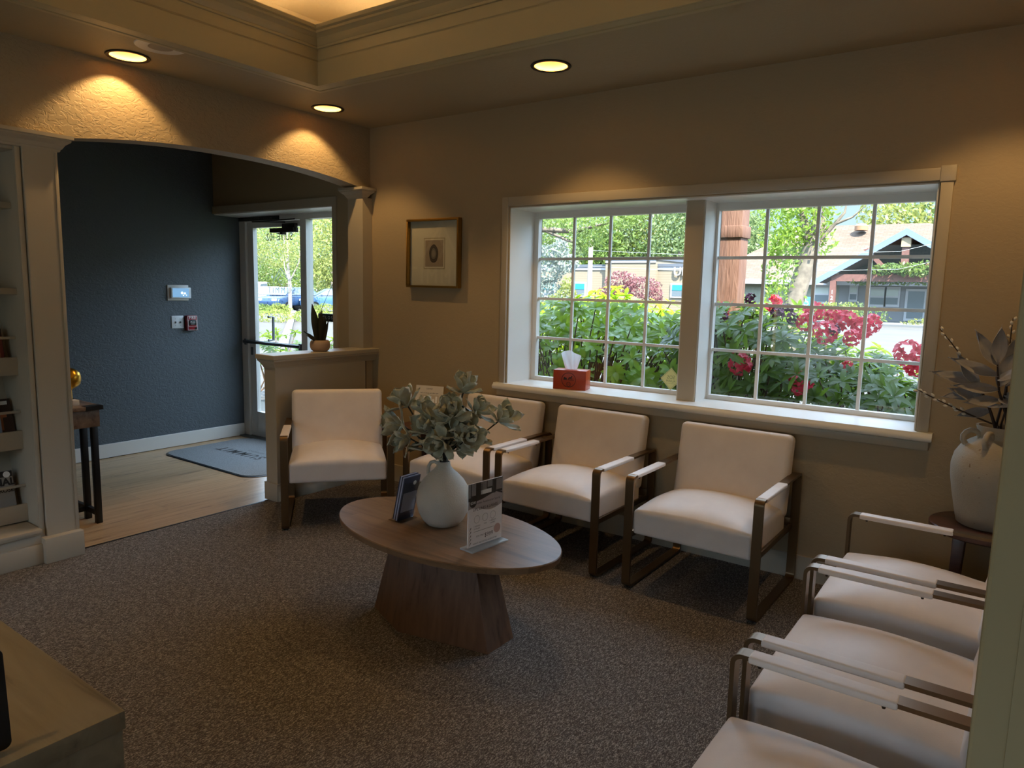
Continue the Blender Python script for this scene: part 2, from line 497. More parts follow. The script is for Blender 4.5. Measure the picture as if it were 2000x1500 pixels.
# right wall, near stub and the walls behind the camera
o = MB().box(XR, -2.96, 0, XR + .15, 0, 3.4).build('wall_right', M['wall'], smooth=0); o['kind'] = 'structure'
mb = MB().box(4.2325, -3.10, 0, 6.6, -2.96, 3.4)
o = mb.build('wall_near', M['stub'], smooth=0, bevel=.004); o['kind'] = 'structure'
o = MB().box(4.265, -3.106, 0, 4.30, -3.10, 3.0).build('trim_2', M['stub'], smooth=0); o['kind'] = 'structure'
mb = MB().box(6.6, -7, 0, 6.8, -2.96, 3.4)
o = mb.build('wall_far_right', M['wall'], smooth=0); o['kind'] = 'structure'
mb = MB()
BX0, BX1, BZ0, BZ1 = 1.0, 5.4, .6, 2.3
mb.box(XB - .2, -7.2, 0, BX0, -7, 3.4); mb.box(BX1, -7.2, 0, 6.8, -7, 3.4)
mb.box(BX0, -7.2, 0, BX1, -7, BZ0); mb.box(BX0, -7.2, BZ1, BX1, -7, 3.4)
o = mb.build('wall_behind', M['wall'], smooth=0); o['kind'] = 'structure'

# ceiling with tray opening and the holes of the recessed lights
TX0, TY1, TX1, TY0 = .66, -1.035, 4.0, -3.7
LIGHTS = [(.173, -1.913), (.22, -.593), (2.03, -.585), (4.13, -.585), (1.2, -4.3), (2.7, -4.3)]  # last one is unseen, added behind the camera as front fill
holes = [[(TX0 - .055, TY0 - .055), (TX1 + .055, TY0 - .055), (TX1 + .055, TY1 + .055), (TX0 - .055, TY1 + .055)]]
for lx, ly in LIGHTS: holes.append(circle(lx, ly, .092))
holed('ceiling', [(0, -7), (6.6, -7), (6.6, 0), (0, 0)], holes, lambda a, b: (a, b, H), M['ceiling'])
o = MB().box(XB, -7, 3.02, -.155, 0, 3.06).build('ceiling_entry', M['ceiling'], smooth=0); o['kind'] = 'structure'
# raised tray ceiling
mb = MB()
a = .34
mb.box(TX0 - a, TY0 - a, 3.24, TX1 + a, TY1 + a, 3.28)
for bx in ((TX0 - a - .03, TY0 - a, TX0 - a, TY1 + a), (TX1 + a, TY0 - a, TX1 + a + .03, TY1 + a),
           (TX0 - a, TY1 + a, TX1 + a, TY1 + a + .03), (TX0 - a, TY0 - a - .03, TX1 + a, TY0 - a)):
    mb.box(bx[0], bx[1], 2.95, bx[2], bx[3], 3.28)
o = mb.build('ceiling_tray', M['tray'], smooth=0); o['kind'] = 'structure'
# tray moulding: profile (outward offset from the tray face, height) swept round the opening
def sweep(name, prof, mat):
    rings = []
    for d, z in prof:
        rings.append([(TX0 - d, TY0 - d, z), (TX1 + d, TY0 - d, z), (TX1 + d, TY1 + d, z), (TX0 - d, TY1 + d, z)])
    mb = MB(); mb.loft(rings, cap=False, closed=True)
    o = mb.build(name, mat, smooth=20); o['kind'] = 'structure'
prof = [(.076, H - .001), (.076, 2.724), (.020, 2.724), (.016, 2.728), (.012, 2.722), (0, 2.722), (0, 2.858), (.012, 2.863), (.010, 2.868), (.006, 2.872), (.006, 2.932),
        (-.004, 2.934), (-.006, 2.944), (-.002, 2.948), (-.008, 2.956), (-.014, 2.966), (-.020, 2.985), (-.034, 2.998), (-.046, 3.004), (-.050, 3.014),
        (-.048, 3.018), (-.060, 3.024), (-.066, 3.040), (-.060, 3.046), (.03, 3.046), (.03, 3.0), (.3, 3.0), (.3, 2.98), (.09, 2.98), (.09, H - .001)]
sweep('trim_3', prof, M['crown'])
sweep('trim_4', [(.112, H + .002), (.112, 2.728), (.108, 2.721), (.084, 2.721), (.080, 2.728), (.076, 2.731), (.076, H + .002)], M['crown'])
# roof over everything, with an eave outside the windows
mb = MB().box(XB - .4, -7.6, 3.42, 7.2, .65, 3.5); mb.box(XB - .4, .35, 2.72, 7.2, .65, 2.8); mb.box(XB - .4, .63, 2.66, 7.2, .67, 3.5)
o = mb.build('roof', M['trim'], smooth=0); o['kind'] = 'structure'

# baseboards
def base(name, x0, y0, x1, y1, h=.14, mat='trim'):
    o = MB().box(x0, y0, .004, x1, y1, h).build(name, M[mat], smooth=0, bevel=.003); o['kind'] = 'structure'
base('baseboard_back', .07, -.013, XR, 0)
base('baseboard_right', XR - .013, -2.96, XR, -.013)
base('baseboard_left', XB, -7, XB + .014, .26, .125, 'white')
base('baseboard_near', 4.225, -3.112, 6.6, -3.10, .14, 'stub')

# ------------------------------------------------------------------ pillars, half wall
mb = MB()
mb.box(-.145, -.10, 1.0, .023, 0, 2.215)
mb.box(-.145, -.10, .006, .023, 0, 1.0)
rp = mb.build('pillar_right', M['trim'], smooth=0, bevel=.002); rp['kind'] = 'structure'
def capital(parent, x0, x1, y0, y1, z0=2.205, full=True):
    mb = MB()
    steps = [(0, z0), (.004, z0 + .012), (.008, z0 + .014), (.020, z0 + .034), (.038, z0 + .048), (.042, z0 + .052), (.042, z0 + .060), (.052, z0 + .064), (.052, z0 + .082), (0, z0 + .084)]
    rings = [[(x0 - (d if full else 0), y0 - d, z), (x1 + d, y0 - d, z), (x1 + d, y1 + d, z), (x0 - (d if full else 0), y1 + d, z)] for d, z in steps]
    mb.loft(rings)
    return mb.build('capital', M['trim'], parent, smooth=20)
capital(rp, -.145, .023, -.10, .0 - .055)
lp = MB().box(-.155, -2.393, .006, .017, -2.227, 2.215).build('pillar_left', M['trim'], smooth=0, bevel=.004); lp['kind'] = 'structure'
MB().box(-.16, -2.421, .006, .061, -2.224 + .0, .147).build('plinth', M['trim'], lp, bevel=.003)
MB().box(.017, -2.247, .147, .0235, -2.230, 2.2).build('edge_bead', M['trim'], lp, bevel=.003)
capital(lp, -.155, .017, -3.7, -2.215, full=False)

pw = MB().box(-.073, -.939, .006, .052, -.1, .985).build('wall_half', M['trim'], smooth=0, bevel=.002); pw['kind'] = 'structure'
mb = MB()
steps = [(0, .955), (.004, .967), (.008, .970), (.018, .990), (.030, 1.004), (.034, 1.008), (.034, 1.018), (.042, 1.022), (.042, 1.048), (0.038, 1.052)]
mb.loft([[(-.073 - d, -.939 - d, z), (.052 + d, -.939 - d, z), (.052 + d, 0, z), (-.073 - d, 0, z)] for d, z in steps])
mb.build('cap', M['trim'], pw, smooth=20)
mb = MB(); mb.box(-.085, -.951, .006, .064, -.93, .135); mb.box(.052, -.93, .006, .064, -.1, .135); mb.box(-.085, -.93, .006, -.073, 0, .135)
mb.build('plinth', M['trim'], pw, bevel=.002)
MB().box(.05, -.104, .14, .0545, -.100, .955).build('panel_seam', M['bronze_trim'], pw)

# ------------------------------------------------------------------ windows
YG = .304
def window(name, x0, x1, gx0, gx1, hidden_left=False):
    st = structure(name, (0, 0, 0))
    mb = MB()
    z0, z1, gz0, gz1 = WZ0, WZ1, .924, 2.036
    f = YG - .012
    mb.box(x0, f, z0, gx0, YG + .03, z1); mb.box(gx1, f, z0, x1, YG + .03, z1)
    mb.box(gx0, f, z0, gx1, YG + .03, gz0); mb.box(gx0, f, gz1, gx1, YG + .03, z1)
    mb.build('frame', M['white'], st, smooth=0, bevel=.003)
    mb = MB()
    for i in range(1, 4):
        x = gx0 + (gx1 - gx0) * i / 4
        mb.box(x - .009, YG + .006, gz0, x + .009, YG + .022, gz1)
    for i in range(1, 4):
        z = gz0 + (gz1 - gz0) * i / 4
        mb.box(gx0, YG + .005, z - .009, gx1, YG + .023, z + .009)
    mb.build('muntin_grid', M['white'], st, smooth=0)
    MB().box(gx0 - .004, YG + .012, gz0 - .004, gx1 + .004, YG + .016, gz1 + .004).build('pane', M['glass'], st, smooth=0)
    return st
window('window_1', WX0, 2.56, 1.394, 2.512)
window('window_2', 2.665, WX1, 2.690, 3.811)
mb = MB()   # mullion post and white jamb linings
mb.box(2.56, .11, WZ0, 2.668, .335, WZ1)
o = mb.build('trim_5', M['trim'], smooth=0, bevel=.003); o['kind'] = 'structure'
mb = MB()
mb.box(WX0 - .002, .004, WZ0, WX0 + .006, .30, WZ1); mb.box(WX1 - .006, .004, WZ0, WX1 + .002, .30, WZ1)
mb.box(WX0, .004, WZ1 - .006, WX1, .30, WZ1 + .002)
mb.box(2.6675, .118, WZ0, 2.674, .292, WZ1); mb.box(2.552, .118, WZ0, 2.5605, .292, WZ1)
o = mb.build('trim_6', M['white'], smooth=0); o['kind'] = 'structure'
cs = structure('trim_7')
MB().box(1.297, -.016, WZ0, 1.345, 0.004, 2.152).build('side_casing', M['trim'], cs, bevel=.003)
MB().box(3.857, -.016, WZ0, 3.908, 0.004, 2.087).build('side_casing', M['trim'], cs, bevel=.003)
MB().box(1.345, -.016, 2.094, 3.857, 0.004, 2.152).build('head_casing', M['trim'], cs, bevel=.003)
MB().box(3.852, -.022, 2.088, 3.916, 0.004, 2.160).build('corner_block', M['trim'], cs, bevel=.003)
mb = MB()
ny = [(-.045, .885), (-.052, .878), (-.055, .868), (-.052, .858), (-.044, .853), (.30, .853), (.30, .896), (-.038, .896)]
mb.prism(ny, 1.268, 3.928, 'X')
mb.build('sill', M['white'], cs, smooth=40)
MB().box(1.285, -.022, .805, 3.915, .002, .853).build('apron', M['trim'], cs, bevel=.006, seg=3)

# ------------------------------------------------------------------ entry door
d1 = structure('door_1')
F0, F1 = .265, .345
mb = MB()
mb.box(XB, F0, 0, -2.045, F1, 2.184); mb.box(-2.045, F0, 2.128, -.43, F1, 2.184)
mb.box(-1.207, F0, 0, -1.121, F1, 2.128); mb.box(-.49, F0, 0, -.43, F1, 2.128); mb.box(-1.121, F0, 0, -.49, F1, .10)
mb.build('frame', M['white'], d1, smooth=0, bevel=.004)
lf = MB()
lf.box(-2.042, .285, .012, -1.945, .33, 2.124); lf.box(-1.945, .285, 2.072, -1.209, .33, 2.124)
lf.box(-1.945, .285, .012, -1.209, .33, .262); lf.box(-1.222, .285, .262, -1.209, .33, 2.072)
leaf_o = lf.build('door_leaf', M['white'], d1, smooth=0, bevel=.003)
MB().box(-1.945, .303, .262, -1.222, .309, 2.072).build('pane', M['glass'], leaf_o, smooth=0)
MB().box(-1.121, .303, .10, -.49, .309, 2.128).build('sidelight_pane', M['glass'], d1, smooth=0)
mb = MB().box(-2.09, .262, .945, -1.205, .272, .98)
mb.box(-2.09, .235, .948, -1.205, .262, .976); mb.box(-2.085, .25, .93, -2.055, .29, .99); mb.box(-1.235, .25, .93, -1.205, .29, .99)
mb.build('push_bar', M['grey_metal'], leaf_o, bevel=.003)
mb = MB().box(-1.60, .225, 2.015, -1.25, .285, 2.055); mb.box(-1.44, .245, 2.05, -1.26, .285, 2.095); mb.box(-1.46, .235, 1.995, -1.42, .275, 2.02)
mb.tube([(-1.40, .25, 2.108), (-1.83, .20, 2.120), (-1.25, .245, 2.130)], .007, 6)
mb.build('door_closer', M['bronze_trim'], leaf_o, bevel=.002)
MB().tube([(-1.80, .332, 1.215), (-1.80, .39, 1.215), (-1.80, .39, .985), (-1.80, .332, .985)], .013, 8).build('outer_pull_handle', M['grey_metal'], leaf_o)
MB().box(-2.02, .278, .83, -1.985, .286, .91).build('lock', M['grey_metal'], leaf_o, bevel=.004)
mb = MB().box(-2.135, .258, 2.138, -1.50, .264, 2.172)
nt = mb.build('notice_strip', M['black'], d1, smooth=0)
FL = lambda x, y, z: T(x, y, z) @ R(90, 'X')                       # lettering read from the room (faces -y)
FLM = lambda x, y, z: T(x, y, z) @ R(90, 'X') @ Matrix.Scale(-1, 4, (1, 0, 0))   # lettering meant for outside, seen reversed
MB().text('THIS DOOR TO REMAIN UNLOCKED', .028, FLM(-1.82, .256, 2.154)).build('lettering', plain('faded_ink', '#6b6964', .6), nt, smooth=0)
M['decal'] = plain('dark_grey_decal', '#6c6f70', .6); M['decal_pale'] = leafy('frosted_decal', '#8f9690', '#a3aaa2', 5, .5, .5)
mb = MB()
mb.text('SUITE 102', .098, FLM(-1.555, .3015, 1.978), spacing=.95)
mb.build('glass_number', M['decal'], leaf_o, smooth=0); mb = MB(); mb.text('SUMMIT', .085, FLM(-1.545, .3015, 1.478), spacing=1.5)
mb.text('AESTHETICS & DENTISTRY', .028, FLM(-1.545, .3015, 1.415), spacing=1.1)
def stroke(mb, pts, w, y):
    for (a, b), (c, d) in zip(pts, pts[1:]):
        dx, dz = c - a, d - b; L = math.hypot(dx, dz) or 1; nx, nz = -dz / L * w / 2, dx / L * w / 2
        mb.add([(a + nx, y, b + nz), (a - nx, y, b - nz), (c - nx, y, d - nz), (c + nx, y, d + nz)], [(0, 1, 2, 3)])
stroke(mb, [(-1.66, 1.565), (-1.545, 1.69), (-1.42, 1.565)], .008, .3015)
stroke(mb, [(-1.545, 1.69), (-1.535, 1.65), (-1.555, 1.615), (-1.585, 1.585), (-1.58, 1.56), (-1.54, 1.53)], .005, .3015)
mb.build('glass_lettering', M['decal_pale'], leaf_o, smooth=0)
o = MB()
o.box(XB, -.018, 2.184, -.381, 0.003, 2.253)
o.box(-.431, -.018, 0, -.381, 0.003, 2.184)
dt = o.build('trim_8', M['trim'], smooth=0, bevel=.003); dt['kind'] = 'structure'
mb = MB().box(XB, .003, 2.176, -.431, .262, 2.184); mb.box(-.439, .003, 0, -.431, .262, 2.18)
o = mb.build('trim_9', M['white'], smooth=0); o['kind'] = 'structure'
o = MB().box(XB, .2, -.005, -.43, .5, .012).build('trim_10', M['grey_metal'], smooth=0, bevel=.003); o['kind'] = 'structure'

# ------------------------------------------------------------------ lamps in the ceiling
WARM = (1.0, .63, .26)
DOWN_W = 8.5
def downlight(i, x, y, label):
    t = thing('recessed_downlight', label, 'ceiling light', (x, y, H), 0, 'recessed ceiling downlights')
    mb = MB()
    mb.lathe([(.088, .0), (.108, -.001), (.111, -.004), (.108, -.008), (.092, -.007), (.088, .0)], 40, cap=False)
    mb.build('trim_ring', M['bronze_trim'], t)
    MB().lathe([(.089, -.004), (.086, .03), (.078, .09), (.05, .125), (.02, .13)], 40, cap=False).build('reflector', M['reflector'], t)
    MB().lathe([(.001, .104), (.022, .104), (.026, .112), (.02, .128)], 20).build('bulb', M['bulb'], t)
    ld = bpy.data.lights.new('downlight_bulb', 'SPOT'); lo = bpy.data.objects.new('downlight_bulb', ld); COL.objects.link(lo)
    ld.energy = DOWN_W; ld.color = WARM; ld.shadow_soft_size = .02; ld.spot_size = math.radians(106); ld.spot_blend = .4
    lo.parent = t; lo.location = (0, 0, .082)
M['reflector'] = lamp_mat('reflector_painted_glow', (.85, .52, .18), .30)  # bulb's reflection put in as emission; the reflector itself is no source
M['bulb'] = lamp_mat('warm_bulb', (1.0, .75, .42), .6)
dl = ['lit downlight nearest the left pillar, over the arch', 'lit downlight over the half wall by the room corner', 'lit downlight above the window, right of the tray moulding',
      'lit downlight in the right corner above the tall vase', 'lit downlight over the far end of the wooden desk', 'unseen downlight added for front fill over the near end of the wooden desk']
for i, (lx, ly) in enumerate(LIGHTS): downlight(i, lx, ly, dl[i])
# warm cove strips lying on the ledge behind the crown moulding
M['cove'] = lamp_mat('cove_strip', (1.0, .70, .36), 7.0)
cs_ = thing('cove_light_strip', 'warm light strip hidden on the ledge behind the crown moulding', 'cove light', (0, 0, 0))
mb = MB()
mb.box(TX0 - .18, TY0, 3.0, TX0 - .16, TY1, 3.01); mb.box(TX1 + .16, TY0, 3.0, TX1 + .18, TY1, 3.01)
mb.box(TX0, TY1 + .16, 3.0, TX1, TY1 + .18, 3.01); mb.box(TX0, TY0 - .18, 3.0, TX1, TY0 - .16, 3.01)
mb.build('strip', M['cove'], cs_, smooth=0)
sp = thing('ceiling_speaker', 'round white ceiling speaker grille beside the left downlight', 'speaker', (.485, -1.90, H))
MB().lathe([(.10, .004), (.125, -.001), (.122, -.005), (.10, -.007)], 36).build('rim', M['white'], sp)
MB().lathe([(.098, -.004), (.09, -.0065), (.001, -.008)], 36).build('grille', plain('speaker_grille', '#a89a84', .6, bump=.6, bscale=400), sp)
# ------------------------------------------------------------------ armchairs
def make_chair(label, loc, rz, group):
    t = thing('lounge_chair', label, 'chair', loc, rz, group)
    cush = MB(); cush.M = T(0, -.05, .300)
    cush.roundbox(.606, .575, .125, .015, crown=.074, k=12)
    # pull the crown slightly forward and slope the seat to the rear
    cush.v = [(x, y, z - .035 * max(0, (y + .1)) ) for x, y, z in cush.v]
    cush.build('seat', M['leather'], t, smooth=50)
    MB().box(-.29, -.26, .290, .29, .18, .303).build('seat_base', M['black'], t)
    b = MB(); b.M = T(0, .165, .375) @ R(-10.5, 'X') @ T(0, .05, 0)
    b.roundbox(.618, .10, .445, .032, crown=0, k=8)
    b.build('backrest', M['leather'], t, smooth=50)
    for s in (-1, 1):
        x0 = s * .3275
        outer = rrect(.69, .594, .03, 6, 0, .303); inner = rrect(.666, .570, .020, 6, 0, .303)
        mb = MB()
        rings = []
        for (a, z), (a2, z2) in zip(outer, inner):
            rings.append([(x0 - .0225, a, z), (x0 + .0225, a, z), (x0 + .0225, a2, z2), (x0 - .0225, a2, z2)])
        mb.loft(rings, cap=False, closed=True)
        mb.build('side_frame', M['bronze'], t, smooth=40)
        MB().box(s * .303, -.33, .282, s * .318, .33, .312).build('seat_rail', M['bronze'], t, bevel=.002)
        arm = MB(); arm.M = T(x0, -.125, .5815)
        arm.roundbox(.051, .35, .0205, .007, crown=0, k=4)
        pad = arm.build('arm_pad', M['leather'], t, smooth=60)
        for y in (-.27, .02):
            MB().lathe([(.0008, -.006), (.004, -.005), (.005, 0), (.0008, .001)], 10, (x0 - s * .018, y, .581)).build('snap', M['bronze_trim'], pad)
    MB().box(-.31, .322, .30, .31, .334, .345).build('back_stretcher', M['bronze'], t, bevel=.002)
    for s in (-1, 1):
        for y in (-.31, .31):
            MB().lathe([(.012, 0), (.012, .006)], 12, (s * .3275, y, 0)).build('glide', M['chrome'], t)
    return t
ZF = .006
ch = make_chair('cream armchair set at an angle in front of the half wall', (.548, -.812, ZF), math.radians(49.7), 'cream waiting room armchairs')
dup(ch, (1.405, -.365, ZF), 0, 'cream armchair under the left window, half hidden behind the leafy bouquet')
dup(ch, (2.15, -.365, ZF), math.radians(-.8), 'cream armchair under the middle of the window, just behind the price sign')
dup(ch, (3.00, -.375, ZF), 0, 'cream armchair under the right window, nearest the room corner')
dup(ch, (4.035, -.952, ZF), -PI / 2, 'cream armchair in the right-hand row, farthest from the camera beside the round side table')
dup(ch, (4.035, -1.712, ZF), -PI / 2, 'cream armchair in the middle of the right-hand row of three')
dup(ch, (4.035, -2.478, ZF), -PI / 2, 'cream armchair nearest the camera in the right-hand row, only part of its seat showing')

# ------------------------------------------------------------------ coffee table
ct = thing('oval_coffee_table', 'oval walnut coffee table on a faceted tapering pedestal', 'coffee table', (2.143, -1.556, ZF), math.radians(-2.8))
ZT = .436
mb = MB()
def ell(a, b, z, n=72): return [(a * math.cos(2*PI*i/n), b * math.sin(2*PI*i/n), z) for i in range(n)]
mb.loft([ell(.612, .334, ZT - .032), ell(.620, .342, ZT - .028), ell(.623, .345, ZT - .004), ell(.620, .342, ZT)])
mb.build('tabletop', M['walnut'], ct, smooth=30)
hexa = [(-.317, -.144), (-.05, -.240), (.391, -.129), (.3825, .058), (.116, .154), (-.325, .043)]
cx_, cy_ = .033, -.043
mb = MB()
mb.loft([[(x, y, 0) for x, y in hexa], [(cx_ + (x - cx_) * .70, cy_ + (y - cy_) * .70, ZT - .032) for x, y in hexa]])
mb.build('pedestal', M['walnut_v'], ct, smooth=0, bevel=.002)
ZTOP = ZF + ZT

# ------------------------------------------------------------------ vase and magnolia stems
def ceramic(name, col, spots=None, scale=30):
    t = NT(name)
    v = t.coords()
    n = t.node('ShaderNodeTexNoise', Scale=7.0, Detail=5.0); t.link(v, n.inputs['Vector'])
    n2 = t.node('ShaderNodeTexNoise', Scale=170.0, Detail=3.0); t.link(v, n2.inputs['Vector'])
    c = srgb(col)
    col_ = t.ramp(n.outputs['Fac'], [(0.3, tuple(x * .86 for x in c[:3])), (0.7, c)])
    if spots:
        n3 = t.node('ShaderNodeTexNoise', Scale=scale, Detail=2.0); t.link(v, n3.inputs['Vector'])
        mk = t.ramp(n3.outputs['Fac'], [(0.70, (0, 0, 0)), (0.74, (1, 1, 1))])
        mx = t.node('ShaderNodeMix', data_type='RGBA'); t.link(mk, mx.inputs['Factor']); t.link(col_, mx.inputs['A'])
        mx.inputs['B'].default_value = srgb(spots); col_ = mx.outputs['Result']
    t.link(col_, t.b.inputs['Base Color']); t.b.inputs['Roughness'].default_value = .75
    t.bump(n2.outputs['Fac'], .5, .003)
    return t.m
M['stoneware'] = ceramic('pale_stoneware', '#cbc3b3')
VX, VY = 2.105, -1.515
va = thing('jug_vase', 'round pale stoneware jug vase with one loop handle on the oval table', 'vase', (VX, VY, ZTOP))
prof = [(.001, 0), (.062, 0), (.076, .004), (.098, .028), (.116, .065), (.126, .110), (.126, .140), (.116, .178), (.096, .212), (.070, .240), (.046, .262), (.034, .278), (.030, .292), (.031, .300), (.026, .300), (.025, .285), (.024, .25), (.001, .2)]
MB().lathe(prof, 48).build('body', M['stoneware'], va, smooth=60)
hd = MB()
ang = math.radians(205)
def hp(r, z): return (r * math.cos(ang), r * math.sin(ang), z)
hd.tube([hp(.028, .288), hp(.045, .297), hp(.062, .290), hp(.072, .272), hp(.074, .252), hp(.072, .236)], [.009, .009, .0085, .0085, .009, .010], 10)
hd.build('handle', M['stoneware'], va, smooth=60)

def petal_mat():
    t = NT('sage_petal')
    v = t.coords()
    n = t.node('ShaderNodeTexNoise', Scale=45.0, Detail=4.0); t.link(v, n.inputs['Vector'])
    t.link(t.ramp(n.outputs['Fac'], [(0.3, srgb('#c6c2a6')), (0.6, srgb('#dcd8be')), (0.85, srgb('#e8e4d4'))]), t.b.inputs['Base Color'])
    t.b.inputs['Roughness'].default_value = .6; t.b.inputs['Sheen Weight'].default_value = .2
    t.bump(n.outputs['Fac'], .25, .003)
    tl = t.node('ShaderNodeBsdfTranslucent'); tl.inputs['Color'].default_value = srgb('#b9b893')
    mx = t.node('ShaderNodeMixShader'); mx.inputs[0].default_value = .28
    t.link(t.b.outputs[0], mx.inputs[1]); t.link(tl.outputs[0], mx.inputs[2]); t.link(mx.outputs[0], t.out.inputs['Surface'])
    return t.m
M['petal'] = petal_mat()
M['petal_edge'] = plain('pale_petal_edge', '#dedbc9', .6)
M['stem'] = plain('dark_stem', '#2e2a22', .6)
M['dark_leaf'] = plain('deep_green_leaf', '#3f4a38', .5, nscale=20, namt=.2)
def petal(mb, base, d, up, L, W, cup, pointed=False):
    """thick cupped petal with a paler rim"""
    d = Vector(d).normalized(); up = Vector(up); s = d.cross(up)
    if s.length < 1e-3: s = d.orthogonal()
    s.normalize(); nr = s.cross(d).normalized(); base = Vector(base)
    n, k = 10, 6
    grid = []
    for i in range(n + 1):
        t = i / n
        w = W * .5 * max(.05, 1.13 * (.02 + t) ** .55 * max(0, 1 - t ** 4.5) ** .5)
        if pointed: w = W * .5 * max(.02, math.sin(PI * min(1, (.03 + .97 * t) ** .85)) ** .85)
        row = []
        for j in range(k + 1):
            u = -1 + 2 * j / k
            p = base + d * (L * t * (1 - .10 * u * u * t)) + s * (w * u) + nr * (cup * W * u * u * .6 + cup * L * (t * t - t * .9) * .55 + .0025 * math.sin(t * 9 + u * 5))
            row.append(p)
        grid.append(row)
    vs = [p for r in grid for p in r] + [p - nr * .0022 for r in grid for p in r]
    fs = []; o = (n + 1) * (k + 1)
    mb.cur = 0
    q = []
    for i in range(n):
        for j in range(k):
            a = i * (k + 1) + j
            q += [(a, a + 1, a + k + 2, a + k + 1), (o + a, o + a + k + 1, o + a + k + 2, o + a + 1)]
    mb.add(vs, q)
    rim = []
    ids = [j for j in range(k + 1)]
    path = [i * (k + 1) for i in range(n + 1)] + [n * (k + 1) + j for j in range(1, k + 1)] + [i * (k + 1) + k for i in range(n - 1, -1, -1)]
    b0 = len(mb.v) - len(vs)
    for a, b in zip(path, path[1:]):
        mb.f.append((b0 + a, b0 + b, b0 + o + b, b0 + o + a)); mb.mi.append(1)
def magnolia(i, head, size, label, face=None, leaves=1):
    rnd = random.Random(100 + i)
    neck = Vector((VX, VY, ZTOP + .285)); hv = Vector(head)
    t = thing('magnolia_stem', label, 'artificial flower', tuple(neck), 0, 'sage magnolia stems in the jug vase')
    L = hv - neck
    out = face or (Vector((L.x, L.y, L.z * .55 + .05))).normalized()
    out = Vector(out).normalized()
    a = i * 2.4
    p0 = Vector((.014 * math.cos(a), .014 * math.sin(a), -.05))
    m1 = Vector((L.x * .25, L.y * .25, L.z * .45)); m2 = L * .8 - out * .01
    MB().tube([p0, Vector((p0.x * 1.1, p0.y * 1.1, .02)), m1, m2, L], [.004, .004, .0035, .003, .004], 6).build('stem', M['stem'], t)
    mb = MB(); u0 = out.orthogonal().normalized(); v0 = out.cross(u0)
    for ring, (cnt, spread, ln, wd, cup) in enumerate(((3, .25, .9, .50, .4), (4, .68, 1.05, .56, .26), (3, 1.15, 1.05, .58, .12))):
        for k in range(cnt):
            an = 2 * PI * (k + ring * .37) / cnt + rnd.uniform(-.2, .2)
            rad = u0 * math.cos(an) + v0 * math.sin(an)
            sp = spread + rnd.uniform(-.12, .15)
            d = out * math.cos(sp) + rad * math.sin(sp)
            upv = out * math.sin(sp) - rad * math.cos(sp)
            petal(mb, L + d * .004, d, upv, 1.42 * size * ln * rnd.uniform(.85, 1.12), 1.62 * size * wd * rnd.uniform(.85, 1.1), cup)
    mb.build('flower_head', [M['petal'], M['petal_edge']], t, smooth=60)
    for k in range(leaves):
        lb = MB(); an = a + k * 2.2
        d = Vector((math.cos(an), math.sin(an), .25 - .5 * k)) * .8 + Vector((L.x, L.y, 0)) * 2
        petal(lb, m1.lerp(L, .15 + .28 * k), d, Vector((0, 0, 1)), .125, .060, .15)
        lb.build('leaf', [M['petal'], M['petal_edge']] if (i + k) % 3 else [M['dark_leaf'], M['dark_leaf']], t, smooth=60)
heads = [((2.085, -1.475, .935), .098, 'large sage magnolia bloom facing forward at the centre of the jug bouquet', (.3, -.75, .55)),
         ((2.13, -1.41, 1.055), .080, 'sage magnolia bloom standing highest above the jug bouquet', (.25, -.1, .8)),
         ((1.925, -1.565, .985), .082, 'sage magnolia bloom at the upper left of the jug bouquet', (-.35, -.3, .8)),
         ((2.165, -1.44, .870), .088, 'open sage magnolia bloom just right of the bouquet centre', (.55, -.55, .5)),
         ((2.275, -1.325, .925), .078, 'sage magnolia bloom reaching farthest right toward the armchair', (.6, .1, .6)),
         ((1.915, -1.585, .895), .080, 'drooping sage magnolia bloom at the left edge of the bouquet', (-.5, -.5, .1)),
         ((2.025, -1.515, .885), .075, 'curled sage magnolia bloom tucked between the left and centre blooms', (-.1, -.8, .5)),
         ((1.955, -1.58, .838), .072, 'low sage magnolia bloom above the loop handle', (-.4, -.7, -.05)),
         ((2.125, -1.545, .842), .070, 'lowest sage magnolia bloom resting over the rim of the jug', (.2, -.9, -.1)),
         ((2.19, -1.40, .965), .07, 'half closed sage magnolia bud behind the centre bloom', (.5, .2, .6)),
         ((2.145, -1.50, .955), .074, 'sage magnolia bloom between the centre bloom and the tallest one', (.35, -.5, .7)),
         ((1.995, -1.50, .945), .072, 'sage magnolia bloom between the centre bloom and the upper left one', (-.25, -.4, .8)),
         ((2.21, -1.47, .862), .068, 'low sage magnolia bloom at the right of the jug rim', (.7, -.5, .2)),
         ((2.06, -1.40, .90), .07, 'sage magnolia bloom at the back of the jug bouquet', (-.1, .5, .7))]
for i, (h, s, lab, fc) in enumerate(heads): magnolia(i, h, s, lab, fc, leaves=3 if i % 2 else 2)

# ------------------------------------------------------------------ acrylic price sign on the table
FXP = lambda x, y, z: T(x, y, z) @ R(90, 'Z') @ R(90, 'X')      # lettering on a face that looks toward +x
sg = thing('price_sign_holder', 'clear acrylic sign holder with a printed $999 offer on the oval table', 'sign', (2.432, -1.617, ZTOP), math.radians(-6.5))
MB().box(-.038, -.112, 0, .038, .112, .008).build('acrylic_base', M['acrylic_block'], sg, bevel=.002)
mb = MB(); mb.box(-.0075, -.108, .008, -.0045, .108, .292); mb.box(.0045, -.108, .008, .0075, .108, .292)
mb.build('acrylic_panel', M['acrylic'], sg, smooth=0)
MB().box(-.002, -.104, .012, .002, .104, .288).build('printed_sheet', plain('flyer_paper', '#f4f0ee', .6), sg, smooth=0)
mb = MB()
M['flyer_tan'] = plain('flyer_taupe_band', '#b5aaa6', .6); M['flyer_dark'] = plain('flyer_photo_dark', '#3b3431', .6)
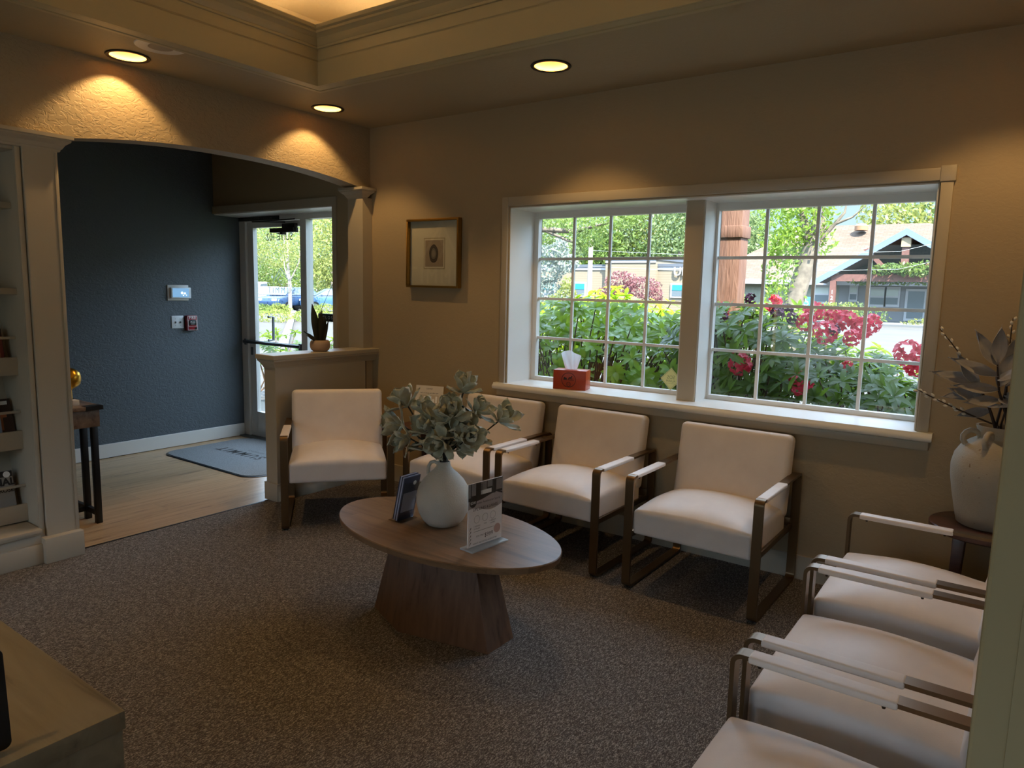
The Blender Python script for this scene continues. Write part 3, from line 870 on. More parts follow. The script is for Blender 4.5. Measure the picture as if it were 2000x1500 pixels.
M['flyer_mid'] = plain('flyer_photo_grey', '#8d8681', .6); M['flyer_pink'] = plain('flyer_pink_seal', '#c4a39b', .6)
XP = .0026
def fpoly(mb, pts, x, cur):
    mb.cur = cur; mb.add([(x, y, z) for y, z in pts], [tuple(range(len(pts)))])
wave = [(-.104 + .208 * i / 16, .168 + .012 * math.sin(i / 16 * 5.5 + 1.0)) for i in range(17)]
wave2 = [(-.104 + .208 * i / 16, .218 + .010 * math.sin(i / 16 * 5.0 + 3.6)) for i in range(17)]
fpoly(mb, [(-.104, .288), *wave2, (.104, .288)], XP, 1)
fpoly(mb, [*wave2[::-1], *wave], XP, 0)
for y0, z0, y1, z1, c in ((-.085, .235, -.06, .288, 2), (-.05, .225, -.02, .28, 1), (-.03, .25, .005, .288, 2), (.01, .258, .04, .288, 2), (.045, .225, .06, .288, 1), (.064, .236, .104, .284, 2), (-.104, .228, -.09, .288, 2), (-.03, .232, .035, .25, 3)):
    fpoly(mb, [(y0, z0), (y1, z0), (y1, z1), (y0, z1)], XP + .0003, c)
fpoly(mb, [(.062, .236), (.104, .222), (.104, .214), (.066, .228)], XP + .0004, 1)
fpoly(mb, [(-.076 + .021 * math.cos(2*PI*i/20), .205 + .021 * math.sin(2*PI*i/20)) for i in range(20)], XP + .0005, 1)
fpoly(mb, [(.074 + .021 * math.cos(2*PI*i/20), .062 + .021 * math.sin(2*PI*i/20)) for i in range(20)], XP + .0005, 4)
mb.build('printed_picture', [M['flyer_tan'], M['flyer_dark'], M['flyer_mid'], M['white_ink'], M['flyer_pink']], bpy.data.objects['printed_sheet'], smooth=0)
mb = MB()
mb.text('Summer Aesthetician Special', .0135, FXP(XP + .0006, .012, .198)); mb.text('LIPS, LINES & LASHES', .0175, FXP(XP + .0006, .0, .172), spacing=.95)
mb.text('1 SYRINGE', .0085, FXP(XP + .0006, -.052, .098)); mb.text('OF FILLER', .0085, FXP(XP + .0006, -.052, .087))
mb.text('TOX', .0085, FXP(XP + .0006, .0, .100)); mb.text('1 AREA OF', .0085, FXP(XP + .0006, .045, .104)); mb.text('LASHES', .0085, FXP(XP + .0006, .045, .094))
mb.text('FOR ONLY', .010, FXP(XP + .0006, -.03, .052)); mb.text('$999', .026, FXP(XP + .0006, .022, .047))
mb.text('SUMMIT AESTHETICS & DENTISTRY', .0095, FXP(XP + .0006, .0, .022))
for cy in (-.052, -.002, .046):
    ring = [(cy + .017 * math.cos(2*PI*i/20), .128 + .017 * math.sin(2*PI*i/20)) for i in range(21)]
    for (a, b), (c, d) in zip(ring, ring[1:]):
        mb.add([(XP + .0006, a, b), (XP + .0006, c, d), (XP + .0006, c * .94 + cy * .06, d * .94 + .128 * .06), (XP + .0006, a * .94 + cy * .06, b * .94 + .128 * .06)], [(0, 1, 2, 3)])
mb.add([(XP + .0006, -.07, .0745), (XP + .0006, .052, .0745), (XP + .0006, .052, .076), (XP + .0006, -.07, .076)], [(0, 1, 2, 3)])
for k in range(5):
    z = .02 + k * .016
    mb.add([(XP + .0006, -.096, z), (XP + .0006, -.094, z), (XP + .0006, -.084, z + .014), (XP + .0006, -.09, z + .013)], [(0, 1, 2, 3)])
mb.build('printed_text', plain('flyer_grey_ink', '#4f4947', .7), bpy.data.objects['printed_sheet'], smooth=0)
mb = MB(); mb.text('$300', .016, FXP(XP + .0009, -.076, .204)); mb.build('badge_text', M['white_ink'], bpy.data.objects['printed_sheet'], smooth=0)

# ------------------------------------------------------------------ brochure holder
br = thing('brochure_holder', 'small clear brochure holder leaning beside the jug vase', 'brochure holder', (1.905, -1.585, ZTOP))
mb = MB(); mb.box(-.035, -.058, 0, .055, .058, .003)
mb.M = R(13, 'Y'); mb.box(-.016, -.058, .004, -.0135, .058, .06); mb.box(.0235, -.058, .003, .026, .058, .20); mb.box(-.016, -.058, .004, .026, -.0555, .06); mb.box(-.016, .0555, .004, .026, .058, .06)
mb.build('acrylic_body', M['acrylic'], br, smooth=0)
bs = thing('brochure_stack', 'stack of dark blue brochures standing in the clear holder', 'brochures', (1.905, -1.585, ZTOP))
mb = MB(); mb.M = R(13, 'Y')
for k in range(5):
    mb.cur = k % 2; mb.box(-.0125 + k * .0070, -.052, .008, -.0125 + k * .0070 + .0066, .052, .228 + (k % 3) * .002)
mb.cur = 2; mb.add([(.0225, .02 + .011 * math.cos(2*PI*i/18), .195 + .011 * math.sin(2*PI*i/18)) for i in range(18)], [tuple(range(18))])
mb.cur = 1; mb.add([(.0223, -.045, .05), (.0223, .045, .05), (.0223, .045, .15), (.0223, -.045, .15)], [(0, 1, 2, 3)])
mb.build('brochure', [plain('brochure_navy', '#3a4256', .35), plain('brochure_pale', '#b3b9cc', .3), M['white_ink']], bs, smooth=0)

# ------------------------------------------------------------------ side table and flyer in the corner
st = thing('corner_table', 'small dark round table hidden in the corner behind the bouquet', 'side table', (.76, -.19, ZF))
MB().lathe([(.001, .52), (.165, .52), (.17, .528), (.17, .538), (.165, .545), (.001, .545)], 40).build('tabletop', M['dark_wood'], st)
MB().lathe([(.03, .02), (.02, .08), (.018, .4), (.035, .52)], 20).build('stem', M['dark_wood'], st)
MB().lathe([(.001, 0), (.13, 0), (.13, .012), (.03, .025), (.001, .025)], 32).build('foot', M['dark_wood'], st)
fl = thing('flyer_stand', 'white flyer with product photos standing in the corner behind the bouquet', 'sign', (.79, -.19, ZF + .545), math.radians(18))
mb = MB(); mb.M = R(-9, 'X'); mb.box(-.108, -.003, .004, .108, .003, .285)
pp = mb.build('paper', plain('flyer_cream', '#d8cfbf', .6), fl, smooth=0)
mb = MB(); mb.box(-.10, -.04, 0, .10, .05, .004); mb.M = R(-9, 'X'); mb.box(-.11, .0035, .0, .11, .006, .288); mb.build('acrylic_stand', M['acrylic'], fl, smooth=0)
FN = lambda x, z: R(-9, 'X') @ T(x, -.0036, z) @ R(90, 'X')
mb = MB()
mb.text('SUMMIT', .014, FN(0, .262)); mb.text('Ask us about our skin care', .013, FN(0, .232)); mb.text('Before & After', .012, FN(0, .142))
mb.build('printed_text', M['ink'], pp, smooth=0)
mb = MB(); mb.M = R(-9, 'X')
def q2(x0, z0, x1, z1, c, y=-.0038): mb.cur = c; mb.add([(x0, y, z0), (x1, y, z0), (x1, y, z1), (x0, y, z1)], [(0, 1, 2, 3)])
q2(-.075, .16, .075, .218, 0)
for k in range(6): q2(-.065 + k * .023, .164, -.050 + k * .023, .19 + .02 * (k % 2), 3, -.0040)
for cx in (-.03, .012):
    q2(cx - .018, .062, cx + .018, .118, 1)
    mb.cur = 2; mb.add([(cx + .010 * math.cos(2*PI*i/14), -.0041, .09 + .014 * math.sin(2*PI*i/14)) for i in range(14)], [tuple(range(14))])
    q2(cx - .012, .062, cx + .012, .072, 4, -.0041)
mb.build('printed_picture', [plain('flyer_sand', '#c5b69f', .6), plain('flyer_dark_hair', '#2d1c16', .6), plain('flyer_skin', '#b07c5c', .6), M['white_ink'], plain('flyer_red', '#8c3a31', .6)], pp, smooth=0)

# ------------------------------------------------------------------ right side table, big vase, dried branches
rt = thing('round_side_table', 'dark round wooden side table in the right corner under the tall vase', 'side table', (4.19, -.262, ZF))
MB().lathe([(.001, .515), (.215, .515), (.225, .522), (.225, .540), (.220, .545), (.001, .545)], 48).build('tabletop', M['dark_wood'], rt)
for k in range(4):
    a = PI / 4 + k * PI / 2
    lg = MB()
    c0 = (.15 * math.cos(a), .15 * math.sin(a)); c1 = (.135 * math.cos(a), .135 * math.sin(a))
    lg.loft([[(c[0] + sx * w, c[1] + sy * w, z) for sx, sy in ((-1, -1), (1, -1), (1, 1), (-1, 1))] for c, w, z in ((c0, .016, 0), (c1, .024, .515))])
    lg.build('leg', M['dark_wood'], rt, bevel=.003)
M['jar'] = ceramic('speckled_plaster_jar', '#b5aa97', '#8b7860', 60)
BX_, BY_ = 4.195, -.235; BZ_ = ZF + .545
jr = thing('tall_jar_vase', 'tall speckled off-white jar vase with ring handles on the round side table', 'vase', (BX_, BY_, BZ_))
prof = [(.001, 0), (.118, 0), (.128, .006), (.140, .06), (.156, .14), (.168, .215), (.170, .265), (.160, .315), (.135, .358), (.102, .382), (.085, .390), (.082, .398), (.083, .425), (.088, .442), (.090, .448), (.080, .448), (.076, .43), (.075, .39), (.001, .30)]
MB().lathe(prof, 56).build('body', M['jar'], jr, smooth=60)
for az in (-152, -108, 30):
    a = math.radians(az); hb = MB()
    pts = []
    for k in range(9):
        th = math.radians(-50 + k * 32.5)
        r = .112 + .036 * math.cos(th) * 1.0; z = .392 + .034 * math.sin(th)
        pts.append((r * math.cos(a), r * math.sin(a), z))
    hb.tube(pts, .0115, 10); hb.build('handle', M['jar'], jr, smooth=60)
M['grey_leaf'] = plain('grey_felt_leaf', '#959190', .7, nscale=15, namt=.15, sheen=.2); M['grey_edge'] = plain('felt_leaf_edge', '#cfc4b5', .7)
M['catkin'] = plain('catkin_white', '#d9d2c4', .8); M['twig'] = plain('brown_twig', '#3a2a20', .7)
top = Vector((BX_, BY_, BZ_ + .42))
def grey_stem(i, tip, label, lv):
    t = thing('grey_leaf_stem', label, 'artificial plant', tuple(top), 0, 'dried stems in the tall jar vase')
    tp = Vector(tip) - top; a = i * 2.1
    p0 = Vector((.03 * math.cos(a), .03 * math.sin(a), -.12))
    MB().tube([p0, Vector((.035 * math.cos(a), .035 * math.sin(a), .02)), tp * .55 + Vector((0, 0, .02)), tp], [.006, .006, .005, .003], 7).build('stem', M['twig'], t)
    for k, (f, dx, dy, dz, L, W) in enumerate(lv):
        lb = MB(); d = Vector((dx, dy, dz))
        petal(lb, tp * f + Vector((0, 0, .01)), d, Vector((.2, -.6, .5)), L * 1.08, W * 1.18, .16, True)
        lb.build('leaf', [M['grey_leaf'], M['grey_edge']], t, smooth=60)
grey_stem(0, (4.16, -.29, 1.27), 'grey felt-leaf stem standing upright at the middle of the tall jar', [(1.0, .0, -.05, 1, .15, .05), (.95, -.5, -.2, .8, .17, .055), (.8, -.95, -.15, .35, .19, .05), (.75, .5, -.5, .35, .17, .055), (.6, -1, -.3, .05, .17, .045), (.65, .3, .2, .9, .17, .06), (.45, -.8, -.5, -.1, .14, .045)])
grey_stem(1, (4.20, -.22, 1.25), 'grey felt-leaf stem leaning right in the tall jar, partly behind the near wall', [(1.0, .25, 0, 1, .15, .055), (.95, -.25, .1, 1, .16, .055), (.8, .9, -.2, .5, .17, .055), (.7, .4, -.7, .4, .18, .055), (.55, .7, -.5, .1, .16, .05), (.5, .1, -.9, -.1, .15, .05)])
grey_stem(2, (4.09, -.27, 1.18), 'grey felt-leaf stem leaning left toward the window in the tall jar', [(1.0, -.9, -.1, .15, .17, .05), (.9, -.5, -.1, .75, .16, .05), (.75, -.9, -.3, -.15, .15, .045), (.6, -.7, -.4, .25, .16, .05), (.4, -.8, -.3, -.2, .13, .042), (.5, .4, -.7, .1, .14, .045)])
def willow(i, tip, mid, label):
    t = thing('pussy_willow_branch', label, 'branch', tuple(top), 0, 'dried stems in the tall jar vase')
    rnd = random.Random(i); tp = Vector(tip) - top; md = Vector(mid) - top; a = i * 1.7 + 1
    pts = [Vector((.04 * math.cos(a), .04 * math.sin(a), -.12)), Vector((.02 * math.cos(a), .02 * math.sin(a), .03))]
    for k in range(1, 9):
        s = k / 8
        pts.append((pts[1] * (1 - s) ** 2 + md * 2 * s * (1 - s) + tp * s * s))
    MB().tube(pts, [.004] * 3 + [.0035] * 3 + [.0025] * 3 + [.0015], 6).build('twig', M['twig'], t)
    mb = MB()
    for k in range(14):
        s = .42 + .56 * k / 13; q = min(len(pts) - 2, int(1 + s * 8)); f = 1 + s * 8 - q
        p = pts[q] * (1 - f) + pts[q + 1] * f; d = (pts[q + 1] - pts[q]).normalized()
        side = d.orthogonal(); side = (Matrix.Rotation(k * 2.4, 3, d) @ side).normalized()
        mb.M = Matrix.Translation(p + side * .009 + d * .005) @ (d + side * .35).to_track_quat('Z', 'Y').to_matrix().to_4x4()
        mb.lathe([(.0005, -.009), (.0048, -.005), (.0062, 0), (.005, .006), (.0005, .011)], 8)
    mb.build('catkin', M['catkin'], t, label='small white catkins')
willow(1, (3.93, -.24, 1.41), (4.10, -.25, 1.22), 'pussy willow branch rising highest on the left, beside the window casing')
willow(2, (3.87, -.33, 1.14), (4.05, -.30, 1.05), 'pussy willow branch reaching low left across the window casing')
willow(3, (4.195, -.20, 1.47), (4.19, -.21, 1.25), 'pussy willow branch standing straight up in the tall jar')
willow(4, (4.235, -.26, 1.42), (4.23, -.25, 1.2), 'pussy willow branch at the right, against the near wall edge')
# ------------------------------------------------------------------ framed agate print
pf = thing('framed_print', 'framed agate slice print in a thin gold frame on the tan wall', 'picture', (.685, 0, 1.787))
mb = MB(); w2, h2 = .252, .249
for a in ((-w2, -h2, w2, -h2 + .016), (-w2, h2 - .016, w2, h2), (-w2, -h2 + .016, -w2 + .014, h2 - .016), (w2 - .014, -h2 + .016, w2, h2 - .016)):
    mb.box(a[0], -.045, a[1], a[2], -.004, a[3])
mb.build('gold_frame', M['gold_frame'] if 'gold_frame' in M else plain('dull_gold_frame', '#a9813f', .35, .85), pf, bevel=.002)
mb = MB(); mb.box(-w2 + .014, -.012, -h2 + .016, w2 - .014, -.004, h2 - .016)
mb.build('mat_board', plain('mat_board', '#cfc3ab', .7), pf, smooth=0)
mb = MB(); mb.cur = 0; mb.box(-.103, -.0128, -.113, .103, -.012, .113); mb.cur = 1; mb.box(-.096, -.0132, -.105, .096, -.0128, .105)
mb.cur = 2; mb.box(-.088, -.0138, -.096, .088, -.0132, .096)
def blob(rx, rz, y, n=28, cx=0, cz=0, s=0): return [(cx + rx * (1 + .08 * math.sin(3 * 2*PI*i/n + s)) * math.cos(2*PI*i/n) * (1 - .18 * math.sin(2*PI*i/n)), y, cz + rz * math.sin(2*PI*i/n)) for i in range(n)]
for k, (rx, rz, c) in enumerate(((.044, .066, 3), (.040, .061, 4), (.030, .046, 3), (.026, .041, 5), (.016, .026, 6))):
    mb.cur = c; mb.add(blob(rx, rz, -.0142 - .0003 * k, cx=-.004, s=k * .3), [tuple(range(28))])
mb.build('agate_print', [plain('print_line', '#a8977a', .7), plain('print_mat_inner', '#d2c6ae', .7), plain('print_ground', '#9a8672', .7), plain('agate_dark', '#362c27', .6), plain('agate_brown', '#4d4038', .6), plain('agate_grey', '#6e6459', .6), plain('agate_light', '#857a6c', .6)], pf, smooth=0)
MB().box(-w2 + .012, -.036, -h2 + .014, w2 - .012, -.034, h2 - .014).build('glazing', M['glass'], pf, smooth=0)

# ------------------------------------------------------------------ tissue box on the sill
tb = thing('tissue_box', 'orange tissue box with a round carriage emblem on the window sill', 'tissue box', (1.835, .075, WZ0 + .0005), math.radians(16))
W_, D_, Hh = .222, .125, .128
def faces_box(mb, w, d, h): mb.box(-w/2, -d/2, 0, w/2, d/2, h)
mb = MB(); faces_box(mb, W_, D_, Hh)
t_ = NT('orange_leather'); v_ = t_.coords(); n_ = t_.node('ShaderNodeTexNoise', Scale=150.0, Detail=2.0); t_.link(v_, n_.inputs['Vector'])
t_.b.inputs['Base Color'].default_value = srgb('#b4431c'); t_.b.inputs['Roughness'].default_value = .32; t_.bump(n_.outputs['Fac'], .15, .002)
bx = mb.build('box', t_.m, tb, bevel=.003)
mb = MB()
yf = -D_/2 - .0006
ring = [(.047 * math.cos(2*PI*i/40) - .005, .064 + .047 * math.sin(2*PI*i/40)) for i in range(41)]
stroke(mb, ring, .0035, yf)
stroke(mb, [(.014 * math.cos(2*PI*i/24) - .005, .036 + .014 * math.sin(2*PI*i/24)) for i in range(25)], .0028, yf)
stroke(mb, [(-.040, .066), (.032, .063)], .0026, yf)
def fp(pts): mb.add([(x - .005, yf, z) for x, z in pts], [tuple(range(len(pts)))])
fp([(-.034, .068), (-.034, .078), (-.028, .084), (-.020, .078), (-.012, .077), (-.012, .068)])                 # carriage body
fp([(-.004, .074), (.004, .082), (.014, .083), (.020, .092), (.025, .089), (.021, .081), (.018, .074)])       # horse
for a, b in ((-.002, .002), (.004, .007), (.014, .017), (.018, .021)): fp([(a, .066), (b, .066), (b, .076), (a, .076)])
fp([(.027, .066), (.030, .066), (.030, .080), (.027, .080)])
for cx in (-.030, -.017): stroke(mb, [(cx + .005 * math.cos(2*PI*i/14) - .005, .068 + .005 * math.sin(2*PI*i/14)) for i in range(15)], .0016, yf)
mb.text('H', .022, T(-.005, yf, .036) @ R(90, 'X'))
mb.build('emblem', plain('emblem_brown', '#2a1410', .5), bx, smooth=0)
mb = MB()
n = 14; rows = []
for j in range(9):
    s = j / 8; row = []
    for i in range(n + 1):
        u = i / n * 2 - 1
        x = u * (.036 + .030 * s) - .006 - .006 * s; y = .010 * math.sin(u * 7 + s * 2) * (.5 + s) + .016 * u * s
        z = Hh - .004 + .118 * s * (1 - .10 * u * u) + .012 * s * math.sin(u * 2.2 + 2.4)
        row.append((x, y, z))
    rows.append(row)
vs = [p for r in rows for p in r]
fs = [(j * (n + 1) + i, j * (n + 1) + i + 1, (j + 1) * (n + 1) + i + 1, (j + 1) * (n + 1) + i) for j in range(8) for i in range(n)]
mb.add(vs, fs)
tis = NT('tissue_paper'); tis.b.inputs['Base Color'].default_value = srgb('#eceef2'); tis.b.inputs['Roughness'].default_value = .8; tt_ = tis.node('ShaderNodeBsdfTranslucent'); tx_ = tis.node('ShaderNodeMixShader'); tx_.inputs[0].default_value = .45; tis.link(tis.b.outputs[0], tx_.inputs[1]); tis.link(tt_.outputs[0], tx_.inputs[2]); tis.link(tx_.outputs[0], tis.out.inputs['Surface'])
mb.build('tissue', tis.m, tb, smooth=80)
# ------------------------------------------------------------------ alarm sticker on the left window
sk = thing('alarm_sticker', 'yellow diamond alarm sticker in the lower corner of the left window', 'sticker', (2.429, .3155, .994))
mb = MB(); mb.cur = 0; mb.add([(-.072, 0, 0), (0, 0, -.072), (.072, 0, 0), (0, 0, .072)], [(0, 1, 2, 3)])
mb.cur = 1
for k in range(4):
    p = [(-.066, 0), (0, -.066), (.066, 0), (0, .066)]; a, b = p[k], p[(k + 1) % 4]
    mb.add([(a[0], -.0004, a[1]), (b[0], -.0004, b[1]), (b[0] * .965, -.0004, b[1] * .965), (a[0] * .965, -.0004, a[1] * .965)], [(0, 1, 2, 3)])
REV = R(90, 'X') @ Matrix.Scale(-1, 4, (1, 0, 0))
mb.text('SOS', .032, T(0, -.0005, .010) @ REV); mb.text('ALARM', .020, T(0, -.0005, -.014) @ REV)
mb.text('SECURITY SYSTEMS', .0075, T(0, -.0005, -.030) @ REV)
stk = mb.build('decal', [plain('sticker_yellow', '#d9d68f', .5), plain('sticker_grey', '#8d9466', .5)], sk, smooth=0)

# ------------------------------------------------------------------ snake plant on the half wall
pt_ = thing('plant_pot', 'squat tan ceramic pot standing on the half wall cap', 'plant pot', (0.0, -.505, 1.0525))
MB().lathe([(.001, 0), (.050, 0), (.064, .010), (.073, .030), (.074, .055), (.068, .074), (.060, .082), (.054, .082), (.054, .066), (.001, .066)], 40).build('pot', plain('tan_ceramic', '#a98e76', .55, nscale=10, namt=.08), pt_, smooth=50)
MB().lathe([(.001, .070), (.03, .074), (.0545, .068), (.0545, .062), (.001, .062)], 24).build('soil', plain('soil', '#1c1612', .95, bump=.8), pt_)
sp_ = thing('snake_plant', 'small dark snake plant growing in the pot on the half wall', 'potted plant', (0.0, -.505, 1.0525 + .072))
M['snake'] = plain('dark_snake_leaf', '#2b2f22', .5, nscale=12, namt=.3)
for k, (dx, dy, L, W, bx_, by_) in enumerate(((-.05, -.10, .285, .060, 0, -.02), (0.0, .02, .235, .058, .01, .005), (-.02, .13, .20, .050, 0, .02), (.03, -.02, .225, .052, .015, -.01), (-.06, .05, .20, .05, -.01, .01), (0, -.62, .135, .028, 0, -.02), (.02, -.75, .11, .02, .01, -.025), (.05, .2, .17, .04, .015, .02))):
    lb = MB(); b0 = Vector((bx_, by_, -.006)); d = Vector((dx, dy, 1 if abs(dy) < .5 else .5)).normalized()
    n_ = 8; vs = []; fs = []
    s = Vector((-.35, 1, 0)).normalized() if k % 2 else Vector((.25, 1, 0)).normalized(); s = (s - d * s.dot(d)).normalized(); nr = s.cross(d)
    for i in range(n_ + 1):
        t = i / n_; w = W * .5 * (.55 + .75 * math.sin(PI * min(1, t * .8 + .12)) ) * (1 - t ** 5) / 1.25 + .0008
        c = b0 + d * L * t + Vector((dx, dy, 0)) * .25 * L * t * t
        vs += [c - s * w + nr * .006 * (1 - t), c - nr * .004, c + s * w + nr * .006 * (1 - t), c + nr * .006]
    for i in range(n_):
        for j in range(4): fs.append((i * 4 + j, i * 4 + (j + 1) % 4, i * 4 + 4 + (j + 1) % 4, i * 4 + 4 + j))
    lb.add(vs, fs); lb.build('leaf', M['snake'], sp_, smooth=60)

# ------------------------------------------------------------------ hanging CLOSED sign in the sidelight
hs = thing('hanging_sign', 'black hanging sign reading CLOSED in the door sidelight', 'sign', (-.80, .262, 1.25))
mb = MB().box(-.155, -.006, -.035, .175, .006, .035)
pl_ = mb.build('board', M['black'], hs, bevel=.002)
mb = MB(); mb.text('CLOSED', .040, T(.01, -.0066, 0) @ R(90, 'X'), spacing=1.6); mb.build('lettering', M['white_ink'], pl_, smooth=0)
MB().tube([(-.14, 0, .034), (.01, .01, .278), (.16, 0, .034)], .0022, 5).build('cord', M['black'], hs)
MB().lathe([(.012, 0), (.012, .012), (.006, .03), (.001, .03)], 12, (.01, .03, .276)).build('suction_hook', M['acrylic'], hs)

# ------------------------------------------------------------------ wall fittings on the slate wall
th_ = thing('thermostat', 'white touchscreen thermostat on a back plate on the slate wall', 'thermostat', (XB, -.382, 1.437))
MB().box(0, -.108, -.072, .010, .095, .072).build('back_plate', M['white'], th_, bevel=.004)
tm = MB().box(.010, -.085, -.050, .032, .108, .050).build('body', plain('thermostat_white', '#e4e8ea', .3), th_, bevel=.006)
MB().box(.0315, -.072, -.040, .0328, .085, .042).build('screen', lamp_mat('thermostat_screen', (.10, .20, .32), .55), tm, smooth=0)
mb = MB()
for y, z, s in ((.018, 0, .012), (.045, -.004, .010), (.03, -.022, .006), (.06, -.02, .005)): mb.add([(.0331, y + s * math.cos(2*PI*i/12), z + s * math.sin(2*PI*i/12)) for i in range(12)], [tuple(range(12))])
mb.build('screen_icons', lamp_mat('screen_icon', (.6, .75, .85), .6), tm, smooth=0)
sw = thing('light_switch', 'white double toggle light switch plate on the slate wall', 'light switch', (XB, -.402, 1.168))
plt = MB().box(0, -.058, -.058, .007, .058, .058).build('plate', plain('switch_white', '#dfe2e2', .35), sw, bevel=.003)
for y in (-.023, .023):
    mb = MB(); mb.M = T(.007, y, 0) @ R(25, 'Y'); mb.box(-.002, -.005, -.008, .012, .005, .008); mb.build('toggle', M['grey_metal'], sw, bevel=.002)
mb = MB()
for y in (-.023, .023):
    for z in (-.03, .03): mb.lathe([(.003, 0), (.003, .0005)], 8, (0, 0, 0)); mb.v[-16:] = [(.0072 + q[2], y + q[0], z + q[1]) for q in mb.v[-16:]]
mb.build('screws', M['grey_metal'], plt, smooth=0)
fa = thing('fire_alarm_pull', 'red fire alarm pull station beside the light switch', 'fire alarm', (XB, -.278, 1.157))
bd = MB().box(0, -.052, -.070, .042, .052, .070).build('housing', plain('alarm_red', '#8e1220', .35), fa, bevel=.006)
FW_ = lambda y, z: T(.0436, y, z) @ R(90, 'Z') @ R(90, 'X')
hd_ = MB().prism([(-.036, -.018), (.036, -.018), (.036, .022), (.022, .03), (-.022, .03), (-.036, .022)], .041, .048, 'X')
hdo = hd_.build('pull_handle', M['black'], fa, bevel=.002)
mb = MB(); mb.text('FIRE', .038, FW_(0, .050))
for a, b in (((-.046, -.064), (.046, -.064)), ((.046, -.064), (.046, .064)), ((.046, .064), (-.046, .064)), ((-.046, .064), (-.046, -.064)), ((-.040, -.03), (.040, -.03)), ((-.040, -.03), (-.040, .03)), ((.040, -.03), (.040, .03))):
    dx, dz = b[0] - a[0], b[1] - a[1]; L = math.hypot(dx, dz); nx, nz = -dz / L * .0012, dx / L * .0012
    mb.add([(.0436, a[0] + nx, a[1] + nz), (.0436, b[0] + nx, b[1] + nz), (.0436, b[0] - nx, b[1] - nz), (.0436, a[0] - nx, a[1] - nz)], [(0, 1, 2, 3)])
mb.build('lettering', M['white_ink'], bd, smooth=0)
mb = MB(); mb.text('PULL', .022, T(.0485, 0, .008) @ R(90, 'Z') @ R(90, 'X')); mb.text('DOWN', .011, T(.0485, 0, -.009) @ R(90, 'Z') @ R(90, 'X')); mb.build('lettering', M['white_ink'], hdo, smooth=0)
MB().lathe([(.001, 0), (.011, 0), (.011, .004), (.001, .004)], 16).build('key_lock', M['black'], fa).matrix_local = T(.042, .032, -.052) @ R(90, 'Y')

# ------------------------------------------------------------------ entry mat
mt = thing('door_mat', 'grey entry mat with dark lettering and a black edge by the glass door', 'door mat', (-1.30, -.245, 0.0))
def rr3(w, h, r, z): return [(x, y, z) for x, y in rrect(w, h, r, 10)]
MB().loft([rr3(1.38, .93, .17, .001), rr3(1.385, .935, .17, .004), rr3(1.37, .92, .165, .007)]).build('rubber_border', M['black'], mt, smooth=0)
pile = plain('mat_pile', '#7d7f80', .95, nscale=120, namt=.25, bump=.5, bscale=250)
mp_ = MB().loft([rr3(1.345, .895, .155, .006), rr3(1.345, .895, .155, .010)]).build('pile', pile, mt, smooth=0)
mb = MB(); FLR = T(-.12, -.01, .0106) @ R(180, 'Z')
mb.text('SUMMIT', .15, FLR, spacing=1.3, bold=.004); mb.text('AESTHETICS', .038, T(-.05, .10, .0106) @ R(180, 'Z'), spacing=1.2)
mb.build('lettering', M['ink'], mp_, smooth=0)

# ------------------------------------------------------------------ magazine bookcase
bc = thing('magazine_bookcase', 'built-in cream bookcase with magazine racks left of the pillar', 'bookcase', (0, 0, 0))
YB0, YB1 = -3.56, -2.395
MB().box(-.42, -2.413, .006, -.018, YB1, 2.205).build('side_panel', M['trim'], bc, bevel=.002)
MB().box(-.42, YB0, .006, -.018, YB0 + .018, 2.205).build('side_panel', M['trim'], bc, bevel=.002)
MB().box(-.018, -2.4215, .006, .004, -2.397, 2.205).build('face_stile', M['trim'], bc, bevel=.002)
MB().box(-.42, YB0, .006, -.405, YB1, 2.205).build('back_panel', M['trim'], bc, smooth=0)
mb = MB(); mb.box(-.42, YB0, .006, .014, -2.4215, .168); mb.box(-.42, YB0, .168, .030, -2.4215, .178); mb.box(-.42, YB0, .178, .036, -2.4215, .198)
bb = mb.build('base', M['trim'], bc, bevel=.002)
MB().box(.014, YB0, .006, .032, -2.4215, .115).build('kick_board', M['trim'], bb, bevel=.003)
MB().box(-.42, YB0, 2.19, -.018, YB1, 2.23).build('top_panel', M['trim'], bc, smooth=0)
MB().box(-.42, YB0, 1.455, -.105, -2.413, 1.488).build('shelf', M['trim'], bc, bevel=.002)
MB().box(-.42, YB0, 1.90, -.105, -2.413, 1.93).build('shelf', M['trim'], bc, bevel=.002)
for z0, z1 in ((.205, .302), (.612, .714), (1.02, 1.118)):
    MB().box(-.178, YB0, z0, -.162, -2.413, z1).build('rack_front', M['trim'], bc, bevel=.002)
    MB().box(-.40, YB0, z0, -.178, -2.413, z0 + .012).build('rack_floor', M['trim'], bc)
    MB().box(-.172, YB0, z1 + .098, -.166, -2.413, z1 + .112).build('rail', M['trim'], bc, bevel=.001)
    mb = MB().prism([(-.40, z1 + .285), (-.26, z0 + .012), (-.255, z0 + .012), (-.394, z1 + .285)], YB0, -2.413, 'Y')
    mb.build('sloping_back', M['trim'], bc, smooth=0)
def magazine(name_label, y1, x, z, w, h, cols, draw, thick=.006, tilt=-12):
    t = thing('magazine', name_label, 'magazine', (x, y1 - w / 2, z), 0, 'magazines in the bookcase racks')
    mb = MB(); mb.M = R(tilt, 'Y')
    mb.cur = 0; mb.box(-thick, -w/2, 0, 0, w/2, h)
    draw(mb)
    mb.build('cover', cols, t, smooth=0)
CX = lambda y, z: R(-12, 'Y') @ T(.0006, y, z) @ R(90, 'Z') @ R(90, 'X')
def fq(mb, c, y0, z0, y1, z1, x=.0004): mb.cur = c; mb.add([(x, y0, z0), (x, y1, z0), (x, y1, z1), (x, y0, z1)], [(0, 1, 2, 3)])
